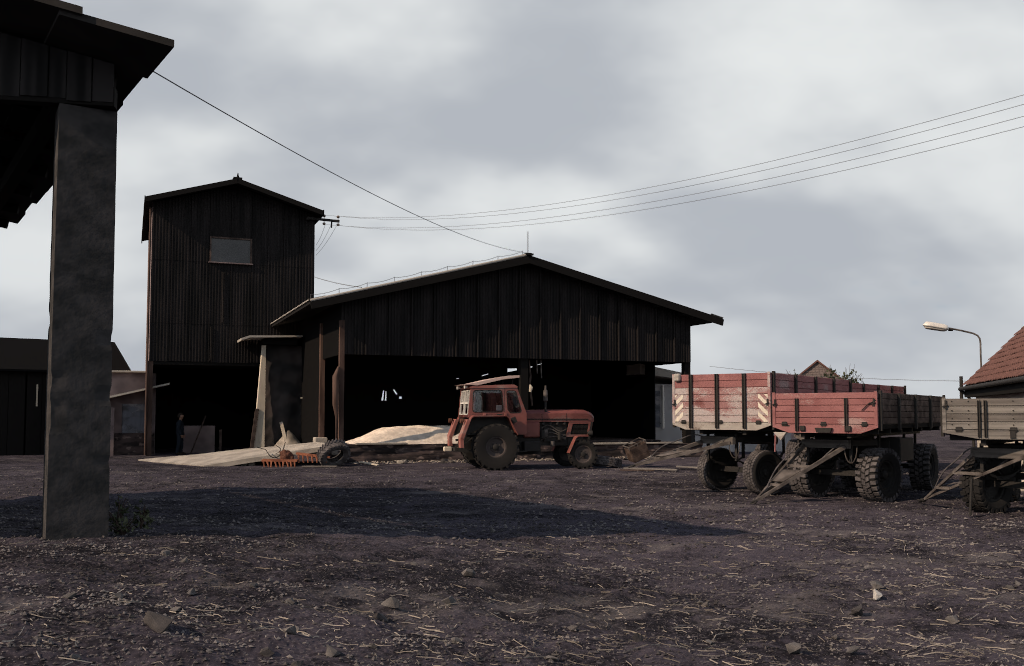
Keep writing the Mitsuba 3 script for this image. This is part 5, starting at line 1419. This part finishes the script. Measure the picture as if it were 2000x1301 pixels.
up_ = 'utility_pole'
tag(up_, 'wooden utility pole outside the right edge that carries the overhead wires', 'pole')
PX, PY = 10.6, 16.6
put(sub(up_, 'mast'), MB().tube([(PX, PY, -0.2), (PX, PY, 8.3)], [0.13, 0.09], 10), 'brown_wood', smooth=60)
put(sub(up_, 'crossarm'), MB().bar((PX - 0.05, PY - 0.4, 7.62), (PX - 0.05, PY + 0.4, 7.62), 0.09, 0.1).bar((PX - 0.05, PY - 0.4, 7.22), (PX - 0.05, PY + 0.4, 7.22), 0.09, 0.1), 'steel_dark')
ends = [(PX - 0.1, PY + 0.3, 7.70), (PX - 0.1, PY - 0.3, 7.30), (PX - 0.1, PY + 0.3, 7.28), (PX - 0.1, PY - 0.3, 7.72)]
order = [(0, (PX - 0.1, PY, 7.78)), (2, (PX - 0.1, PY, 7.60)), (1, (PX - 0.1, PY, 7.37)), (3, (PX - 0.1, PY, 7.17))]
names = ['uppermost', 'second', 'third', 'lowest']
for (i, e_), nm in zip(order, names):
    wire(INS[i], e_, 0.95, 0.0055, f'{nm} of the four power wires running from the tower to the upper right', 'power wires from the tower')
sw = P0 + ED * 0.87 * 1.0 + np.array([0, 0, 0.04])
rd = BARN([(BMID - 0.1, -0.5, BRIDGE + 0.2)])[0]
wire(sw, rd, 0.35, 0.007, 'single long wire sloping from the shed eave to the barn ridge')
wire(TOW([(6.62, 0.0, 7.62)])[0], BARN([(0.75, 0.2, float(barn_roof(0.75)) + 0.2)])[0], 0.05, 0.012, 'short wire between the tower wall and the left barn roof')
wire((9.2, 44.0, 3.9), (17.0, 35.0, 2.9), 0.15, 0.008, 'thin low wire behind the trailers running to the tiled house')

# ---------------------------------------------------------------- plants


def leafy(key, base, hgt, n_st, spread, leaf, nl, seed, label, cat, group=None, lean=0.0):
    r2 = np.random.default_rng(seed)
    st, lf = MB(), MB()
    for i in range(n_st):
        a = r2.uniform(0, 6.28)
        sp = spread * r2.uniform(0.3, 1)
        tip = np.array([math.cos(a) * sp + lean, math.sin(a) * sp, hgt * r2.uniform(0.6, 1.0)])
        ts_ = np.linspace(0, 1, 7)[:, None]
        pts = np.array(base) + tip * ts_ ** np.array([1.4, 1.4, 1.0]) + r2.normal(0, 0.02 * hgt, (7, 3)) * ts_
        st.tube(pts, np.linspace(0.012, 0.004, 7) * max(1, hgt * 0.6), 5)
        for _ in range(nl):
            q = r2.uniform(0.25, 1.0)
            c_ = pts[int(q * 6)] + r2.normal(0, leaf * 0.7, 3)
            d = r2.normal(size=3)
            d[2] += 0.35
            d /= np.linalg.norm(d)
            s_ = np.cross(d, r2.normal(size=3))
            s_ /= np.linalg.norm(s_)
            nn_ = np.cross(d, s_)
            l_ = leaf * r2.uniform(0.6, 1.3)
            lf.add([c_, c_ + d * l_ * 0.5 + s_ * l_ * 0.28 + nn_ * l_ * 0.05, c_ + d * l_, c_ + d * l_ * 0.5 - s_ * l_ * 0.28 + nn_ * l_ * 0.05], [[0, 1, 2, 3]])
    put(sub(key, 'stem'), st, 'brown_wood')
    put(sub(key, 'foliage'), lf, 'leaf')
    tag(key, label, cat, group)


leafy('weed', (-4.42, 10.7, float(surface(-4.42, 10.7)) - 0.02), 0.40, 7, 0.18, 0.06, 11, 1, 'dark leafy weed at the foot of the shed pillar, on its right', 'weed')
leafy('weed_001', (-4.12, 10.6, float(surface(-4.12, 10.6)) - 0.02), 0.30, 7, 0.25, 0.08, 9, 2, 'lower broad-leaved weed a step right of the pillar in the shed shadow', 'weed')
leafy('weed_002', (-4.05, 9.95, float(surface(-4.05, 9.95)) - 0.02), 0.2, 9, 0.25, 0.05, 10, 3, 'small weed tuft at the near edge of the shed shadow', 'weed')
leafy('shrub', (20.8, 60.0, 1.0), 3.9, 34, 1.9, 0.26, 46, 5, 'leafy shrub tips right of the distant gable', 'shrub')
leafy('shrub_001', (18.2, 60.0, 1.0), 3.6, 16, 0.9, 0.24, 36, 6, 'small shrub tip left of the distant gable', 'shrub')

# ---------------------------------------------------------------- stones, gravel, straw
named = [(-2.14, 5.83, 0.128, 'stone_dark', 'large dark boulder in the left foreground'),
         (-1.08, 5.76, 0.068, 'stone', 'upright angular stone at the bottom edge left of centre'),
         (-0.41, 8.95, 0.088, 'stone', 'pale stone alone in the middle of the foreground'),
         (-0.91, 7.24, 0.080, 'stone', 'grey stone at the back of the stone cluster left of centre'),
         (-0.93, 6.84, 0.085, 'stone_dark', 'dark stone at the front of the stone cluster left of centre'),
         (-0.48, 7.48, 0.075, 'stone', 'pale stone right of the stone cluster, below the middle'),
         (-1.98, 7.35, 0.045, 'stone', 'small pale pointed stone on the dark soil at the left'),
         (2.0, 6.83, 0.080, 'stone', 'pale upright stone at the bottom edge right of centre'),
         (2.42, 6.85, 0.075, 'stone', 'square grey stone at the bottom edge with a straw beside it'),
         (3.29, 8.68, 0.075, 'stone_white', 'white stone, brightest on the dark yard at the lower right'),
         (3.52, 9.24, 0.10, 'stone', 'flat grey stone just behind the white stone'),
         (3.6, 7.85, 0.076, 'stone', 'tall grey stone at the far lower right'),
         (2.92, 8.06, 0.096, 'stone_dark', 'long flat grey stone left of the tall one at the lower right'),
         (-1.38, 6.03, 0.06, 'stone', 'rounded pale stone in the foreground between boulder and upright stone')]
for x, y, r, mt, lb in named:
    tag(stone('stone', x, y, r, mt, int(abs(x * 100)) % 11, rng.uniform(0, 6), 0.1), lb, 'stone')
for k in range(150):
    y = 5.2 + 8.5 * rng.random() ** 1.5
    x = rng.uniform(-0.58, 0.58) * y
    r = 0.018 + 0.045 * rng.random() ** 2.4
    pale = rng.random() < 0.6
    tag(stone('stone', x, y, r, 'stone' if pale else 'stone_dark', k % 11, rng.uniform(0, 6)), ('small pale grey' if pale else 'small dark grey') + ' stone half sunk in the dark earth of the yard', 'stone', ('small pale' if pale else 'small dark') + ' stones scattered over the yard')

# gravel: many small faceted stones in one mesh
N = 60000
gy_ = 4.7 * np.exp(rng.random(N) * math.log(30 / 4.7))
gx_ = rng.uniform(-0.62, 0.62, N) * gy_
keep = meshkit.fbm(np.stack([gx_ * 0.8, gy_ * 0.8, gx_ * 0], -1), 3, 77) + 0.45 * rng.random(N) > 0.60
gx_, gy_ = gx_[keep], gy_[keep]
N = len(gx_)
gr = (0.004 + 0.020 * rng.random(N) ** 3.5) * np.clip(gy_ / 9, 0.9, 1.6)
octv = np.array([[1, 0, 0], [0, 1, 0], [-1, 0, 0], [0, -1, 0], [0, 0, 1], [0, 0, -0.6]], float)
octf = np.array([[0, 1, 4], [1, 2, 4], [2, 3, 4], [3, 0, 4], [1, 0, 5], [2, 1, 5], [3, 2, 5], [0, 3, 5]])
ang = rng.uniform(0, 6.28, N)
v = octv[None] * rng.uniform(0.55, 1.2, (N, 6, 1)) * gr[:, None, None] * np.array([1.2, 0.9, 0.75])
ca, sa_ = np.cos(ang)[:, None], np.sin(ang)[:, None]
v = np.stack([v[..., 0] * ca - v[..., 1] * sa_, v[..., 0] * sa_ + v[..., 1] * ca, v[..., 2]], -1)
v += np.stack([gx_, gy_, surface(gx_, gy_) + gr * 0.3], -1)[:, None]
f = (octf[None] + 6 * np.arange(N)[:, None, None]).reshape(-1, 3)
put('gravel', (v.reshape(-1, 3), f), 'gravel')
tag('gravel', 'fine grey gravel and cinders scattered over the yard', 'gravel', None, 'stuff')

# straw: thin bent stalks
N = 13500
sy = 4.7 * np.exp(rng.random(N) ** 1.15 * math.log(24 / 4.7))
sx = rng.uniform(-0.62, 0.62, N) * sy
dens = 0.12 + 0.7 * meshkit.fbm(np.stack([sx * 0.9, sy * 1.3, sx * 0], -1), 3, 55) + 0.16 * np.clip(sx / sy / 0.5, -1, 1) - 0.22 * sst(10, 16, sy) - 0.16 * sst(8.5, 10.5, sy) * sst(0.5, -2, sx)
keep = dens + 0.4 * rng.random(N) > 0.72
sx, sy = sx[keep], sy[keep]
N = len(sx)
ln = 0.015 + 0.17 * rng.random(N) ** 3.2
an_ = rng.normal(0, 0.75, N)
rad = 0.0013 + 0.0030 * rng.random(N) ** 1.5
bend = rng.normal(0, 0.16, N)
tt = np.array([-0.5, 0.0, 0.5])
P = []
for q in tt:
    px_ = sx + q * ln * np.cos(an_ + bend * q * 2)
    py_ = sy + q * ln * np.sin(an_ + bend * q * 2)
    P.append(np.stack([px_, py_, surface(px_, py_) + 0.006 + rad + 0.012 * rng.random(N)], -1))
P = np.stack(P, 1)                                   # N, 3, 3
perp = np.stack([-np.sin(an_), np.cos(an_), 0 * an_], -1)
upz = np.array([0, 0, 1.0])
rings = []
for k in range(3):
    for a in (0, 1, 2):
        th = a * 2.094
        rings.append(P[:, k] + rad[:, None] * (math.cos(th) * perp + math.sin(th) * upz))
V = np.stack(rings, 1)
base_f = []
for k in range(2):
    for a in range(3):
        a2 = (a + 1) % 3
        base_f += [[k * 3 + a, k * 3 + a2, k * 3 + 3 + a2], [k * 3 + a, k * 3 + 3 + a2, k * 3 + 3 + a]]
f = (np.array(base_f)[None] + 9 * np.arange(N)[:, None, None]).reshape(-1, 3)
put('loose_straw', (V.reshape(-1, 3), f), 'straw')
tag('loose_straw', 'loose pale straw stalks strewn over the yard', 'straw', None, 'stuff')
